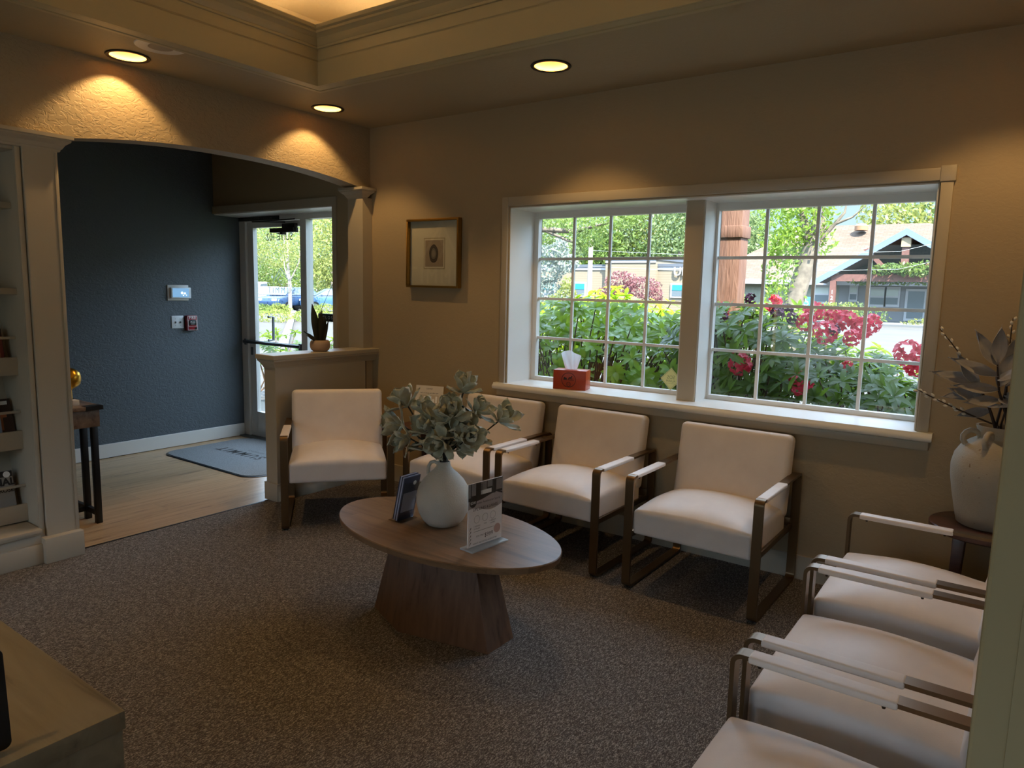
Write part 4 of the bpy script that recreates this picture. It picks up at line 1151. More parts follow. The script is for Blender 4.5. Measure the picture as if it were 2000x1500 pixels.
mg = [plain('cover_grey', '#8f8b84', .4), M['ink'], plain('cover_yellow', '#c0a23a', .4), M['white_ink'], plain('cover_red', '#7c3326', .4), plain('cover_skin', '#a86b48', .4), plain('cover_dark', '#3b2a22', .4), plain('cover_blue', '#7d8896', .4)]
def d_journal(mb):
    M0 = mb.M; fq(mb, 1, -.105, .236, .105, .268); fq(mb, 3, -.04, .243, .04, .262, .0005)
    mb.cur = 3; mb.add([(.0006, .078 + .017 * math.cos(2*PI*i/18), .250 + .017 * math.sin(2*PI*i/18)) for i in range(18)], [tuple(range(18))])
    mb.cur = 1; mb.M = None; mb.text('JOURNAL', .054, CX(0, .207), bold=.0022, spacing=.98); mb.text('PRIMROSE', .030, CX(.035, .162), bold=.001); mb.cur = 2; mb.text('15', .032, CX(.07, .045)); mb.M = M0
    mb.cur = 6; mb.add([(.0005, -.105, 0), (.0005, .02, 0), (.0005, .0, .10), (.0005, -.04, .13), (.0005, -.105, .12)], [(0, 1, 2, 3, 4)])
def d_dark(mb):
    for k in range(7): fq(mb, (4, 5, 6, 1)[k % 4], -.09 + k * .025, .05 + .02 * (k % 3), -.07 + k * .03, .16 + .03 * (k % 2), .0004 + .0001 * k)
    fq(mb, 3, -.09, .23, .09, .25)
def d_blue(mb):
    fq(mb, 3, -.09, .22, .09, .25); mb.cur = 5; mb.add([(.0005, -.02 + .045 * math.cos(2*PI*i/18), .14 + .055 * math.sin(2*PI*i/18)) for i in range(18)], [tuple(range(18))])
def d_face(mb):
    mb.cur = 5; mb.add([(.0005, .01 + .075 * math.cos(2*PI*i/24), .10 + .10 * math.sin(2*PI*i/24)) for i in range(24)], [tuple(range(24))])
    fq(mb, 4, .0, .05, .05, .06, .0006); fq(mb, 6, .015, .11, .06, .118, .0006); fq(mb, 6, -.05, .11, -.01, .118, .0006); fq(mb, 4, .06, .0, .1, .2, .00045)
magazine('grey journal magazine with bold black title in the lowest rack', -2.447, -.200, .219, .21, .272, mg, d_journal)
magazine('dark brown magazine in the middle rack, against the right end', -2.428, -.215, .626, .21, .262, [mg[6]] + mg[1:], d_dark)
magazine('pale blue magazine overlapping the dark one in the middle rack', -2.49, -.196, .626, .21, .268, [mg[7]] + mg[1:], d_blue)
magazine('magazine with a close-up face cover in the top rack', -2.452, -.200, 1.034, .205, .240, [mg[6]] + mg[1:], d_face)
magazine('red magazine behind the journal in the lowest rack', -2.68, -.200, .219, .21, .27, [mg[4]] + mg[1:], d_blue)

# ------------------------------------------------------------------ console table by the entry
cn = thing('console_table', 'rustic wood console table on black metal legs against the entry side of the pillar', 'console table', (-.637, -2.42, 0))
MB().box(-.21, -.55, .735, .21, .55, .758).build('tabletop', M['console_wood'], cn, bevel=.002)
mb = MB().box(-.195, -.535, .625, .195, .535, .735); mb.build('drawer_box', M['console_wood'], cn, bevel=.002)
MB().box(-.185, .535, .635, .185, .540, .728).build('end_panel', M['console_wood'], cn, bevel=.002)
for sx in (-1, 1):
    for sy in (-1, 1):
        mb = MB(); mb.box(sx * .212, sy * .552, .7335, sx * .15, sy * .45, .7595); mb.build('corner_plate', M['black_metal'], cn)
for y in (-.50, .50):
    for x in (.185, .04, -.185):
        MB().box(x - .0175, y - .0175, 0, x + .0175, y + .0175, .625).build('leg', M['black_metal'], cn, bevel=.002)
    MB().box(-.17, y - .012, .05, .17, y + .012, .085).build('foot_rail', M['black_metal'], cn)
MB().box(.03, -.5, .052, .05, .5, .082).build('stretcher', M['black_metal'], cn)
gl = thing('gold_orb', 'polished gold ornament on the console table, peeking past the pillar', 'ornament', (-.60, -1.985, .758))
MB().lathe([(.001, 0), (.05, 0), (.05, .008), (.014, .02), (.012, .09), (.02, .10), (.001, .10)], 24).build('stand', M['gold'], gl)
mb = MB().ball((0, 0, .165), .068, 12); gb = mb.build('orb', M['gold'], gl)
for v in gb.data.vertices:
    d = Vector(v.co) - Vector((0, 0, .165)); v.co = Vector((0, 0, .165)) + d * (1 + .06 * mnoise.noise(d * 30))
wb = thing('white_card_holder', 'small white card holder at the end of the console table', 'card holder', (-.55, -1.985, .758))
MB().box(-.03, -.02, 0, .03, .02, .035).build('body', M['paper'], wb, bevel=.003)

# ------------------------------------------------------------------ desk and tablet at the near left
dk = thing('reception_desk', 'light oak desk at the near left corner of the view', 'desk', (2.2, -3.80, ZF))
ZD = .754
MB().box(-.9, -.42, ZD - .036, .764, .418, ZD).build('desktop', M['desk'], dk, bevel=.0015)
MB().box(.715, -.40, 0, .76, .414, ZD - .036).build('end_leg', M['desk_v'] if 'desk_v' in M else M['desk'], dk, bevel=.0015)
MB().box(-.9, -.40, 0, -.855, .414, ZD - .036).build('end_leg', M['desk'], dk, bevel=.0015)
MB().box(-.855, .30, .15, .715, .318, ZD - .036).build('modesty_panel', M['desk'], dk)
tbl = thing('tablet_stand', 'black tablet standing on the end of the oak desk', 'tablet', (2.928, -3.675, ZF + ZD))
mb = MB(); mb.M = T(0, 0, .0) @ R(-4, 'Y')
mb.prism(rrect(.25, .172, .012, 5, 0, .092), -.008, .004, 'X')
mb.build('slab', M['black'], tbl, bevel=.002)
MB().box(-.06, -.06, 0, .012, .06, .008).build('foot', M['black'], tbl, bevel=.002)

# raised logo sign on the slate wall beside the bookcase; it shows as a reflection in the framed print
ls_ = thing('wall_logo_sign', 'pale raised logo lettering on the slate wall, seen mirrored in the framed print', 'sign', (XB, -3.33, 1.68))
mb = MB(); mb.text('SUMMIT', .29, T(.012, 0, 0) @ R(90, 'Z') @ R(90, 'X'), 'CENTER', .006, 1.32)
lw_ = plain('pale_sign_letter', '#f4efe2', .5)
mb.build('lettering', lw_, ls_, smooth=0)
mb = MB()
def bar3(p, q, w):
    dy, dz = q[0] - p[0], q[1] - p[1]; L = math.hypot(dy, dz); ny, nz = -dz / L * w / 2, dy / L * w / 2
    mb.prism([(p[0] + ny, p[1] + nz), (q[0] + ny, q[1] + nz), (q[0] - ny, q[1] - nz), (p[0] - ny, p[1] - nz)], .003, .018, 'X')
for p, q in (((-.34, .24), (0, .72)), ((0, .72), (.36, .24)), ((0, .70), (.05, .52)), ((.05, .52), (-.06, .40)), ((-.06, .40), (.03, .24))): bar3(p, q, .034)
mb.build('mountain_mark', lw_, ls_, smooth=0)
# ================================================================== outside
GZ = -.15
def ground_mat():
    t = NT('pale_asphalt'); v = t.coords()
    n = t.node('ShaderNodeTexNoise', Scale=.6, Detail=6.0); t.link(v, n.inputs['Vector'])
    t.link(t.ramp(n.outputs['Fac'], [(0.3, srgb('#42413f')), (0.7, srgb('#4a4947'))]), t.b.inputs['Base Color']); t.b.inputs['Roughness'].default_value = .9
    return t.m
mb = MB().box(-120, .34, GZ - .3, 80, 140, GZ); o = mb.build('ground', ground_mat(), smooth=0); o['kind'] = 'structure'
o = MB().box(-1.0, .35, GZ, 9, 3.0, GZ + .04).build('ground_bed', plain('bark_mulch', '#4a3a2c', .95, nscale=40, namt=.4, bump=.8), smooth=0); o['kind'] = 'structure'
o = MB().box(-1.05, 3.0, GZ, 9, 3.15, GZ + .13).build('trim_11', plain('concrete_kerb', '#6a6762', .85), smooth=0); o['kind'] = 'structure'
o = MB().box(-9, .35, GZ, -1.05, 2.0, GZ + .05).build('ground_path', plain('concrete_path', '#6c6964', .85), smooth=0); o['kind'] = 'structure'

M['rhodo'] = leafy('rhododendron_leaf', '#28421b', '#425f24', 2.2, .4, .48, '#8fb038')
M['laurel'] = leafy('laurel_leaf', '#456a24', '#6c9632', 2.0, .45, .33, '#bcd43c')
M['twigs'] = plain('bush_twig', '#4b3b2e', .85)
M['pink'] = leafy('pink_petal', '#b81a34', '#d03c54', 25, .3, .5, '#dc4058')
M['purple'] = plain('faded_purple_petal', '#5a2a46', .7, nscale=30, namt=.3)
def rosette(mb, c, d, L, W, n, rnd, droop):
    d = Vector(d).normalized(); u = d.orthogonal().normalized(); v = d.cross(u)
    for k in range(n):
        a = 2 * PI * k / n + rnd.uniform(-.3, .3); el = rnd.uniform(-.1, .75)
        q = (u * math.cos(a) + v * math.sin(a)) * math.cos(el) + d * math.sin(el)
        mb.leaf(c, q, d, L * rnd.uniform(.75, 1.12), W * rnd.uniform(.8, 1.1), droop, 4, .22, 1.15)
def shrub(name, label, x0, x1, y0, y1, topf, zb, n, L, W, mat, seed, group=None, leaves=8):
    rnd = random.Random(seed)
    t = thing(name, label, 'bush', ((x0 + x1) / 2, (y0 + y1) / 2, GZ + .04), 0, group)
    off = Vector(t.location); mb = MB(); tw = MB()
    roots = [Vector((rnd.uniform(x0 + .3, x1 - .3), rnd.uniform(y0 + .35, y1 - .3), GZ + .04)) - off for _ in range(5)]
    for i in range(n):
        x = rnd.uniform(x0, x1); y = rnd.uniform(y0, y1); zt = topf(x, y)
        f = rnd.random() ** .6
        z = zb + (zt - zb) * f
        edge = Vector(((x - (x0 + x1) / 2) / (x1 - x0), (y - (y0 + y1) / 2) / (y1 - y0) - .15, (f - .35) * .9))
        d = edge + Vector((rnd.uniform(-.3, .3), rnd.uniform(-.3, .3), .35))
        c = Vector((x, y, z)) - off
        rosette(mb, c, d, L, W, leaves + rnd.randint(-1, 2), rnd, rnd.uniform(.1, .5))
        if i % 2 == 0:
            r = min(roots, key=lambda q: (q - c).length)
            mid = (r + c) / 2 + Vector((rnd.uniform(-.12, .12), rnd.uniform(-.12, .12), -.12))
            tw.tube([r, (r + mid) / 2 + Vector((0, 0, -.02)), mid, c], [.017, .013, .009, .004], 5)
    mb.build('foliage', mat, t, smooth=80)
    tw.build('branches', M['twigs'], t)
    return t
def topL(x, y): return 1.37 + .06 * math.sin(x * 4.1 + y * 2) + .06 * (y - .6) + .06 * math.sin(x * 9)
def topR(x, y): return 1.36 + .05 * math.sin(x * 5 + y) + .05 * (y - .6) - .42 * max(0, x - 2.75)
lb = shrub('rhododendron_bush', 'bright green bush filling the left window', -.2, 2.32, .62, 2.5, topL, .02, 1200, .102, .042, M['laurel'], 3, None, 8)
rb = shrub('rhododendron_bush', 'dark leaved bush with pink flowers filling the right window', 2.15, 4.4, .60, 2.2, topR, .05, 1050, .115, .036, M['rhodo'], 5, None, 8)
def cluster_mesh(seed, mats):
    rnd = random.Random(seed); mb = MB()
    for k in range(16):
        z = 1 - 1.5 * (k + .5) / 16; r = math.sqrt(max(0, 1 - z * z)); a = k * 2.39996
        d = Vector((r * math.cos(a), r * math.sin(a), z))
        c = d * .050; u = d.orthogonal().normalized(); v = d.cross(u)
        for p in range(5):
            q = 2 * PI * p / 5 + rnd.random()
            pd = (u * math.cos(q) + v * math.sin(q)) * .8 + d * .55
            mb.leaf(c, pd, d, .030, .021, .35, 3, .1, .9)
    return mb
def flowers(parent, pts, mat, lab):
    first = None; off = Vector(parent.location)
    for i, (x, y, z, s) in enumerate(pts):
        if first is None:
            first = cluster_mesh(11 + len(pts), None).build('flower_cluster', mat, parent, smooth=80, label=lab); o = first
        else:
            o = first.copy(); COL.objects.link(o); o.parent = parent
        o.location = Vector((x, y, z)) - off; o.scale = (s, s, s); o.rotation_euler = (i * .7, i * 1.1, i * 2.3)
def fpt(px, py, y, s): p = at(px, py, y); return (p.x, p.y, p.z, s)
flowers(rb, [fpt(1652, 628, 1.25, 1.25), fpt(1612, 650, .95, 1.25), fpt(1686, 640, 1.2, 1.2), fpt(1702, 632, 1.45, 1.1), fpt(1664, 660, 1.0, .9), fpt(1446, 711, .75, 1.25), fpt(1566, 749, .72, 1.3), fpt(1774, 690, .95, 1.35), fpt(1790, 712, .9, 1.2),
             fpt(1590, 607, 1.5, 1.2), fpt(1575, 630, 1.3, 1.1), fpt(1410, 605, 1.6, 1.0), fpt(1510, 592, 1.7, 1.1), fpt(1428, 682, 1.1, .7), fpt(1630, 618, 1.5, 1.1), fpt(1655, 716, 1.3, .7)], M['pink'], 'pink flower cluster')
flowers(rb, [fpt(1518, 612, 1.25, .8), fpt(1536, 606, 1.35, .8), fpt(1466, 584, 1.2, .7), fpt(1630, 645, .98, .6), fpt(1548, 622, 1.3, .7), fpt(1412, 618, 1.0, .6)], M['purple'], 'faded purple flower cluster')
# low planting outside the door
dbush = shrub('door_bush', 'loose green bush outside the entry door', -5.2, -2.2, 1.7, 2.8, lambda x, y: .78 + .14 * math.sin(x * 5), .0, 170, .10, .035, M['rhodo'], 9, None, 7)
# ------------------------------------------------------------------ heavy timber porch post
pst = thing('porch_post', 'square brown timber porch post with a wide collar outside the right window', 'post', (2.25, 1.86, GZ))
t_ = NT('stained_timber'); v_ = t_.coords((1, 1, .12)); n_ = t_.node('ShaderNodeTexNoise', Scale=26.0, Detail=5.0, Distortion=1.2); t_.link(v_, n_.inputs['Vector'])
t_.link(t_.ramp(n_.outputs['Fac'], [(.3, srgb('#5e4032')), (.7, srgb('#715344'))]), t_.b.inputs['Base Color']); t_.b.inputs['Roughness'].default_value = .7; t_.bump(n_.outputs['Fac'], .8, .02)
M['timber'] = t_.m
MB().box(-.092, -.092, 0, .092, .092, 2.95).build('shaft', M['timber'], pst, bevel=.006)
MB().box(-.106, -.106, 2.14, .106, .106, 2.235).build('collar', M['timber'], pst, bevel=.006)

# ------------------------------------------------------------------ trees
def crown(mb, c, rx, ry, rz, n, size, rnd, shell=.55):
    for i in range(n):
        z = rnd.uniform(-1, 1); a = rnd.uniform(0, 2 * PI); r = math.sqrt(1 - z * z); f = (shell + (1 - shell) * rnd.random() ** .5)
        f *= 1 + .22 * mnoise.noise(Vector((r * math.cos(a) * 2, r * math.sin(a) * 2, z * 2)) + Vector(c))
        p = Vector((c[0] + rx * f * r * math.cos(a), c[1] + ry * f * r * math.sin(a), c[2] + rz * f * z))
        d = Vector((rnd.gauss(0, 1), rnd.gauss(0, 1), rnd.gauss(0, .7))).normalized()
        s = size * rnd.uniform(.6, 1.3); u = d.orthogonal().normalized()
        u = (Matrix.Rotation(rnd.uniform(0, 6.28), 3, d) @ u); v = d.cross(u)
        mb.add([p - u * s, p + v * s * .45, p + u * s, p - v * s * .45], [(0, 1, 2, 3)])
def tree(name, label, base, trunk, blobs, leaf, mat, seed, group=None, bark='bark', cat='tree'):
    rnd = random.Random(seed)
    t = thing(name, label, cat, base, 0, group)
    if trunk:
        tm = MB()
        for pts, rs in trunk: tm.tube(pts, rs, 8)
        tm.build('trunk', M[bark], t, smooth=60)
    mb = MB()
    for c, rx, ry, rz, n in blobs: crown(mb, c, rx, ry, rz, n, leaf, rnd)
    mb.build('foliage', M[mat], t, smooth=0)
    return t
M['bark'] = plain('grey_bark', '#6b6358', .9, nscale=8, namt=.3, bump=.9, bscale=20)
M['pale_bark'] = plain('pale_bark', '#9b958c', .9, nscale=8, namt=.2)
M['mid_leaf'] = leafy('mid_green_leaf', '#466030', '#647c38', .8, .35, .5, '#8a9c48')
M['yellow_leaf'] = leafy('yellow_green_leaf', '#66723a', '#848a48', .6, .35, .5, '#a0a658')
M['ivy'] = leafy('ivy_leaf', '#56742c', '#769238', 1.2, .35, .35, '#a4bc48')
M['conifer'] = leafy('conifer_leaf', '#586c48', '#768a58', .25, .3, .6, '#90a068')
M['spruce'] = leafy('silver_spruce_leaf', '#6f7c74', '#8a968e', .8, .3, .6, '#98a29a')
M['maple'] = leafy('red_maple_leaf', '#5c3438', '#7f5456', 1.5, .3, .5, '#946466')
M['hedge'] = leafy('hedge_leaf', '#5c7230', '#868e44', 1.5, .35, .5, '#9aa248')
def P(px, py, y): return at(px, py, y)
# ivy-clad leaning tree in front of the shingled building
y = 12.0; b = P(1540, 640, y); b.z = GZ
def rel(px, py, yy=y): return tuple(P(px, py, yy) - b)
tree('ivy_clad_tree', 'leaning grey tree wrapped in bright ivy outside the right window', tuple(b),
     [([(0, 0, 0), rel(1550, 590), rel(1568, 535), rel(1584, 485), rel(1598, 440), rel(1602, 380)], [.26, .21, .19, .17, .14, .10]),
      ([rel(1588, 480), rel(1572, 450), rel(1566, 400)], [.12, .10, .06]), ([rel(1592, 478), rel(1630, 438), rel(1650, 415), rel(1655, 390)], [.06, .04, .025, .01]), ([rel(1632, 437), rel(1665, 424), rel(1690, 402)], [.03, .02, .008])],
     [(rel(1535, 440), .55, .6, .9, 800), (rel(1575, 420), .55, .6, .7, 680), (rel(1530, 520), .42, .5, .75, 640), (rel(1520, 580), .36, .4, .3, 150), (rel(1605, 415), .25, .4, .5, 150), (rel(1608, 470), .28, .3, .35, 120), (rel(1545, 478), .5, .5, .5, 420), (rel(1540, 395), .7, .6, .4, 480), (rel(1560, 575), .18, .2, .25, 40), (rel(1640, 405), .12, .2, .2, 20)], .055, 'ivy', 21, None)
# spreading branch of a broad tree at the upper left
y = 9.0; b = P(1000, 640, y); b.z = GZ
tree('broadleaf_tree', 'broad green tree whose branches hang across the top of the left window', tuple(b),
     [([(0, 0, 0), rel(1000, 560, y), rel(1010, 480, y), rel(1000, 400, y)], [.25, .2, .18, .15]), ([rel(1008, 470, y), rel(1060, 448, y), rel(1120, 452, y), rel(1190, 435, y)], [.10, .06, .045, .02]), ([rel(1060, 448, y), rel(1110, 470, y), rel(1140, 478, y)], [.04, .03, .015])],
     [(rel(1075, 425, y), .42, .6, .22, 480), (rel(1140, 435, y), .5, .6, .22, 640), (rel(1150, 470, y), .34, .4, .14, 380), (rel(1210, 430, y), .36, .5, .16, 380), (rel(1235, 420, y), .25, .4, .12, 180), (rel(1000, 400, y), .7, .7, .6, 400), (rel(1060, 470, y), .25, .3, .1, 120)], .042, 'mid_leaf', 22)
# weeping silver spruce
y = 18.0; b = P(1075, 610, y); b.z = GZ
tree('silver_spruce', 'silvery weeping spruce seen at the left of the left window', tuple(b), [([(0, 0, 0), (0, 0, 1.2)], [.12, .1])],
     [(rel(1085, 490, y), .5, .6, .45, 700), (rel(1070, 530, y), .62, .6, .5, 700), (rel(1068, 575, y), .8, .7, .5, 800), (rel(1110, 515, y), .35, .4, .35, 260)], .075, 'spruce', 23)
tree('yellow_shrub_tree', 'yellow-green shrub growing in front of the silver spruce', tuple(P(1105, 600, 17) * 1), [([(0, 0, -.6), (0, 0, .2)], [.06, .05])],
     [((0, 0, .35), .35, .4, .5, 380), ((.05, 0, .75), .22, .3, .3, 160), ((-.5, 0, .1), .4, .4, .35, 200)], .06, 'yellow_leaf', 24)
# red maple
y = 19.5; b = P(1230, 605, y); b.z = GZ
tree('red_maple', 'rounded red maple shrub in front of the tan building', tuple(b), [([(0, 0, 0), (0, 0, .9)], [.1, .08]), ([(0, 0, .5), (.4, 0, 1.2)], [.06, .03])],
     [(rel(1215, 552, y), .62, .6, .42, 900), (rel(1255, 562, y), .62, .6, .40, 800), (rel(1190, 572, y), .4, .5, .3, 350), (rel(1278, 576, y), .28, .4, .28, 260)], .055, 'maple', 25)
# conifer belt and broadleaf trees far behind
far = [(1215, 470, 75, 3.2, 5.0), (1255, 455, 78, 3.6, 6.5), (1290, 450, 76, 4.0, 7.0), (1330, 455, 74, 3.8, 6.2), (1180, 490, 72, 2.8, 4.0), (1145, 495, 74, 3.0, 4.5), (1370, 455, 80, 4.0, 7.5), (1420, 470, 85, 4.0, 6.0), (1470, 480, 80, 2.6, 5.0), (1115, 470, 78, 4.0, 6.5), (1075, 470, 80, 4.0, 6.5)]
labs = ['far tree behind the tan building, left of its raised parapet', 'tall far tree above the raised parapet of the tan building', 'tallest far tree right of centre in the left window', 'far tree beside the window post, above the tan building', 'low far tree over the left roof of the tan building', 'low far tree behind the utility pole', 'far tree hidden mostly by the window post', 'far tree just right of the window post', 'small pointed conifer beside the porch post', 'far tree behind the hanging branches', 'far tree at the left edge of the left window']
for i, (px, py, yy, r, h) in enumerate(far):
    c = at(px, py, yy); rz = h
    tree('far_tree', labs[i], (c.x, c.y, GZ), [([(0, 0, 0), (0, 0, max(1, c.z - h * .3))], [.35, .25])],
         [((0, 0, c.z - GZ - .5), r, r, rz * .75, 1500), ((0, 0, c.z - GZ - h * .55), r * 1.25, r, rz * .6, 1000), ((r * .2, 0, c.z - GZ + h * .35), r * .6, r * .6, rz * .5, 500)], .26, ('conifer', 'mid_leaf', 'yellow_leaf')[(0, 2, 1, 0, 1, 0, 0, 1, 0, 1, 0)[i]], 40 + i, 'trees behind the tan building')
for i, (px, py, yy, r, h, lab) in enumerate(((1720, 425, 78, 2.2, 2.6, 'yellow-green tree rising behind the shingled roof ridge'), (1755, 432, 76, 2.4, 2.2, 'bushy tree behind the shingled roof, left of the gable apex'), (1795, 425, 80, 1.6, 3.6, 'pointed tree behind the gable apex'), (1818, 415, 78, 1.3, 4.2, 'tall narrow tree at the right edge of the right window'))):
    c = at(px, py, yy)
    tree('far_tree', lab, (c.x, c.y, GZ), [([(0, 0, 0), (0, 0, c.z)], [.3, .1])], [((0, 0, c.z - GZ), r, r, h, 420), ((0, 0, c.z - GZ - h * .9), r * 1.2, r, h * .8, 200)], .30, 'yellow_leaf' if i != 2 else 'mid_leaf', 60 + i, 'trees behind the shingled building')

# ------------------------------------------------------------------ utility pole with wires
pb = at(1150, 590, 27)
po = thing('utility_pole', 'pale utility pole standing in front of the tan building', 'utility pole', (pb.x, pb.y, GZ))
zt = at(1150, 465, 27).z - GZ
MB().tube([(0, 0, 0), (0, 0, zt)], [.15, .11], 10).build('pole', plain('weathered_pole', '#8e887e', .9), po)
wr = MB()
for dz in (0, -.75): wr.tube([(0, 0, zt - .6 + dz), (6, 1.5, zt - .85 + dz), (13, 3.5, zt - .6 + dz), (22, 6, zt + 1.9 + dz)], .008, 4)
wr.build('wires', plain('pale_wire', '#a0a6a8', .6), po)

# ------------------------------------------------------------------ tan building behind the left window
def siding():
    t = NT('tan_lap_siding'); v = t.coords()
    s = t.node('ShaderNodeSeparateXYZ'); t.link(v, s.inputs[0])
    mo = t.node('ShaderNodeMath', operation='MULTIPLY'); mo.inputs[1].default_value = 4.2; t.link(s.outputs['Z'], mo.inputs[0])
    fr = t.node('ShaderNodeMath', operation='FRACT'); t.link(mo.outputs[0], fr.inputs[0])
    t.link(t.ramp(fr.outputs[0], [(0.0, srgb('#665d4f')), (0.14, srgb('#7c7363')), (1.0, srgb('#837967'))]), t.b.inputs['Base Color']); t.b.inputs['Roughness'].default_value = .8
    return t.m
def shingle(name, a, b):
    t = NT(name); v = t.coords()
    br = t.node('ShaderNodeTexBrick', Scale=1.0); br.inputs['Brick Width'].default_value = .45; br.inputs['Row Height'].default_value = .16; br.inputs['Mortar Size'].default_value = .012
    br.inputs['Color1'].default_value = srgb(a); br.inputs['Color2'].default_value = srgb(b); br.inputs['Mortar'].default_value = tuple(x * .6 for x in srgb(a)[:3]) + (1,)
    t.link(v, br.inputs['Vector']); t.link(br.outputs['Color'], t.b.inputs['Base Color']); t.b.inputs['Roughness'].default_value = .9
    return t.m
YT = 60.0
L0 = at(1040, 523, YT).x; C0 = at(1188, 508, YT).x; C1 = at(1286, 510, YT).x; R1 = at(1392, 510, YT).x
zl = at(1140, 522, YT).z; zc = at(1240, 508, YT).z; zr = at(1320, 521, YT).z
tb_ = thing('tan_building', 'long tan sided building with a raised middle parapet across the car park', 'building', ((C0 + C1) / 2, YT, GZ))
ox = (C0 + C1) / 2
M['siding'] = siding(); M['grey_cap'] = plain('grey_parapet_cap', '#545a64', .6); M['ext_white'] = plain('white_exterior_trim', '#a9a9ae', .6); M['teal'] = plain('teal_blind', '#227684', .5); M['ext_glass'] = plain('dark_window_glass', '#5d6870', .15)
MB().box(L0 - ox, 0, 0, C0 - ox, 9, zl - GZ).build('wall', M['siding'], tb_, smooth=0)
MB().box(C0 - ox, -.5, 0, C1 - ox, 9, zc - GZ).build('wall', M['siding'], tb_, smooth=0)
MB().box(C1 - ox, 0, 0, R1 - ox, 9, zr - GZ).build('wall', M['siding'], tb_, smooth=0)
for xa, xb, z, yo in ((L0, C0, zl, 0), (C0, C1, zc, -.5), (C1, R1, zr, 0)):
    MB().box(xa - ox - .1, yo - .15, z - GZ, xb - ox + .1, 9, z - GZ + .28).build('parapet_cap', M['grey_cap'], tb_, smooth=0)
    MB().box(xa - ox, yo - .08, z - GZ - .28, xb - ox, yo, z - GZ).build('fascia', M['ext_white'], tb_, smooth=0)
for px0, px1, py0, py1 in ((1121, 1144, 551, 580), (1310, 1336, 553, 582), (1060, 1085, 551, 580)):
    a = at(px0, py0, YT - .1); c = at(px1, py1, YT - .1)
    w = MB().box(a.x - ox, -.12, a.z - GZ, c.x - ox, 0.02, c.z - GZ).build('window', M['ext_white'], tb_, smooth=0)
    MB().box(a.x - ox + .18, -.14, c.z - GZ + .15, c.x - ox - .18, -.12, a.z - GZ - .15).build('pane', M['ext_glass'], w, smooth=0)
    MB().box(a.x - ox + .18, -.16, (c.z + a.z) / 2 - GZ, c.x - ox - .18, -.14, a.z - GZ - .15).build('blind', M['teal'], w, smooth=0)
mb = MB(); s0 = at(1318, 531, YT - .2)
mb.text('URGENT', 1.15, T(s0.x - ox - .15, -.2, s0.z - GZ) @ R(90, 'X'), 'LEFT', .06); mb.text('CARE', .85, T(s0.x - ox + 1.0, -.2, s0.z - GZ - 1.0) @ R(90, 'X'), 'LEFT', .06)
mb.build('sign_letters', M['ext_white'], tb_, smooth=0)

# ------------------------------------------------------------------ shingled building with the gabled porch
YB = 49.0
gx = at(1772, 446, 45.5).x; ge = at(1594, 545, 45.5)
hb = thing('shingled_building', 'low sage building with a brown shingle roof and timber gable porch', 'building', (gx, YB, GZ))
def LX(px, py, yy): p = at(px, py, yy); return (p.x - gx, yy - YB, p.z - GZ)
M['sage'] = plain('sage_shingle_siding', '#767a6c', .85, nscale=6, namt=.12); M['roofing'] = shingle('brown_roof_shingle', '#564a40', '#63564b')
M['brown_beam'] = plain('brown_stained_beam', '#64413a', .7, nscale=6, namt=.15); M['soffit'] = plain('brown_soffit_boards', '#4a352d', .8); M['slate_panel'] = plain('grey_lap_panel', '#76777b', .8)
ez = LX(1500, 547, YB - .4)[2]; rzv = LX(1600, 443, YB + 6)[2]
xl = LX(1380, 547, YB)[0]; xr = 16.0; rx0 = LX(1440, 470, YB + 6)[0]; rx1 = LX(1768, 438, YB + 6)[0]
MB().box(xl, 0, 0, xr, 11, ez - .1).build('wall', M['sage'], hb, smooth=0)
mb = MB()
rxl = LX(1500, 470, YB + 6)[0]
mb.add([(xl - .6, -.6, ez), (xr + .5, -.6, ez), (rx1 + 1.5, 5.5, rzv), (xl + 5.5, 5.5, rzv)], [(0, 1, 2, 3)])
mb.add([(xl - .6, 11.6, ez), (xr + .5, 11.6, ez), (rx1 + 1.5, 5.5, rzv), (xl + 5.5, 5.5, rzv)], [(3, 2, 1, 0)])
mb.add([(xl - .6, -.6, ez), (xl + 5.5, 5.5, rzv), (xl - .6, 11.6, ez)], [(0, 1, 2)])
mb.add([(xr + .5, -.6, ez), (rx1 + 1.5, 5.5, rzv), (xr + .5, 11.6, ez)], [(2, 1, 0)])
mb.build('main_roof', M['roofing'], hb, smooth=0)
MB().box(xl - .6, -.68, ez - .28, xr + .5, -.55, ez + .06).build('gutter', M['ext_white'], hb, smooth=0)
ax = 0.0; az = LX(1772, 447, 45.5)[2]; ex = LX(1594, 545, 45.5)[0]; eaz = LX(1594, 545, 45.5)[2]; yf = 45.5 - YB
mb = MB()
for s in (-1, 1):
    mb.add([(ax, yf, az), (s * ex, yf, eaz), (s * ex, 4.0, eaz), (ax, 4.0, az), (ax, yf, az - .22), (s * ex, yf, eaz - .22), (s * ex, 4.0, eaz - .22), (ax, 4.0, az - .22)], [(0, 1, 2, 3), (4, 7, 6, 5), (1, 2, 6, 5)])
mb.build('gable_roof', M['roofing'], hb, smooth=0)
mb = MB()
for s in (-1, 1): mb.add([(ax, yf - .06, az + .05), (s * ex, yf - .06, eaz + .05), (s * ex, yf - .06, eaz - .36), (ax, yf - .06, az - .36), (ax, yf + .04, az + .05), (s * ex, yf + .04, eaz + .05), (s * ex, yf + .04, eaz - .36), (ax, yf + .04, az - .36)], [(0, 1, 2, 3), (7, 6, 5, 4), (0, 4, 5, 1), (3, 2, 6, 7)])
mb.build('bargeboard', plain('pale_blue_bargeboard', '#64748c', .6), hb, smooth=0)
mb = MB()
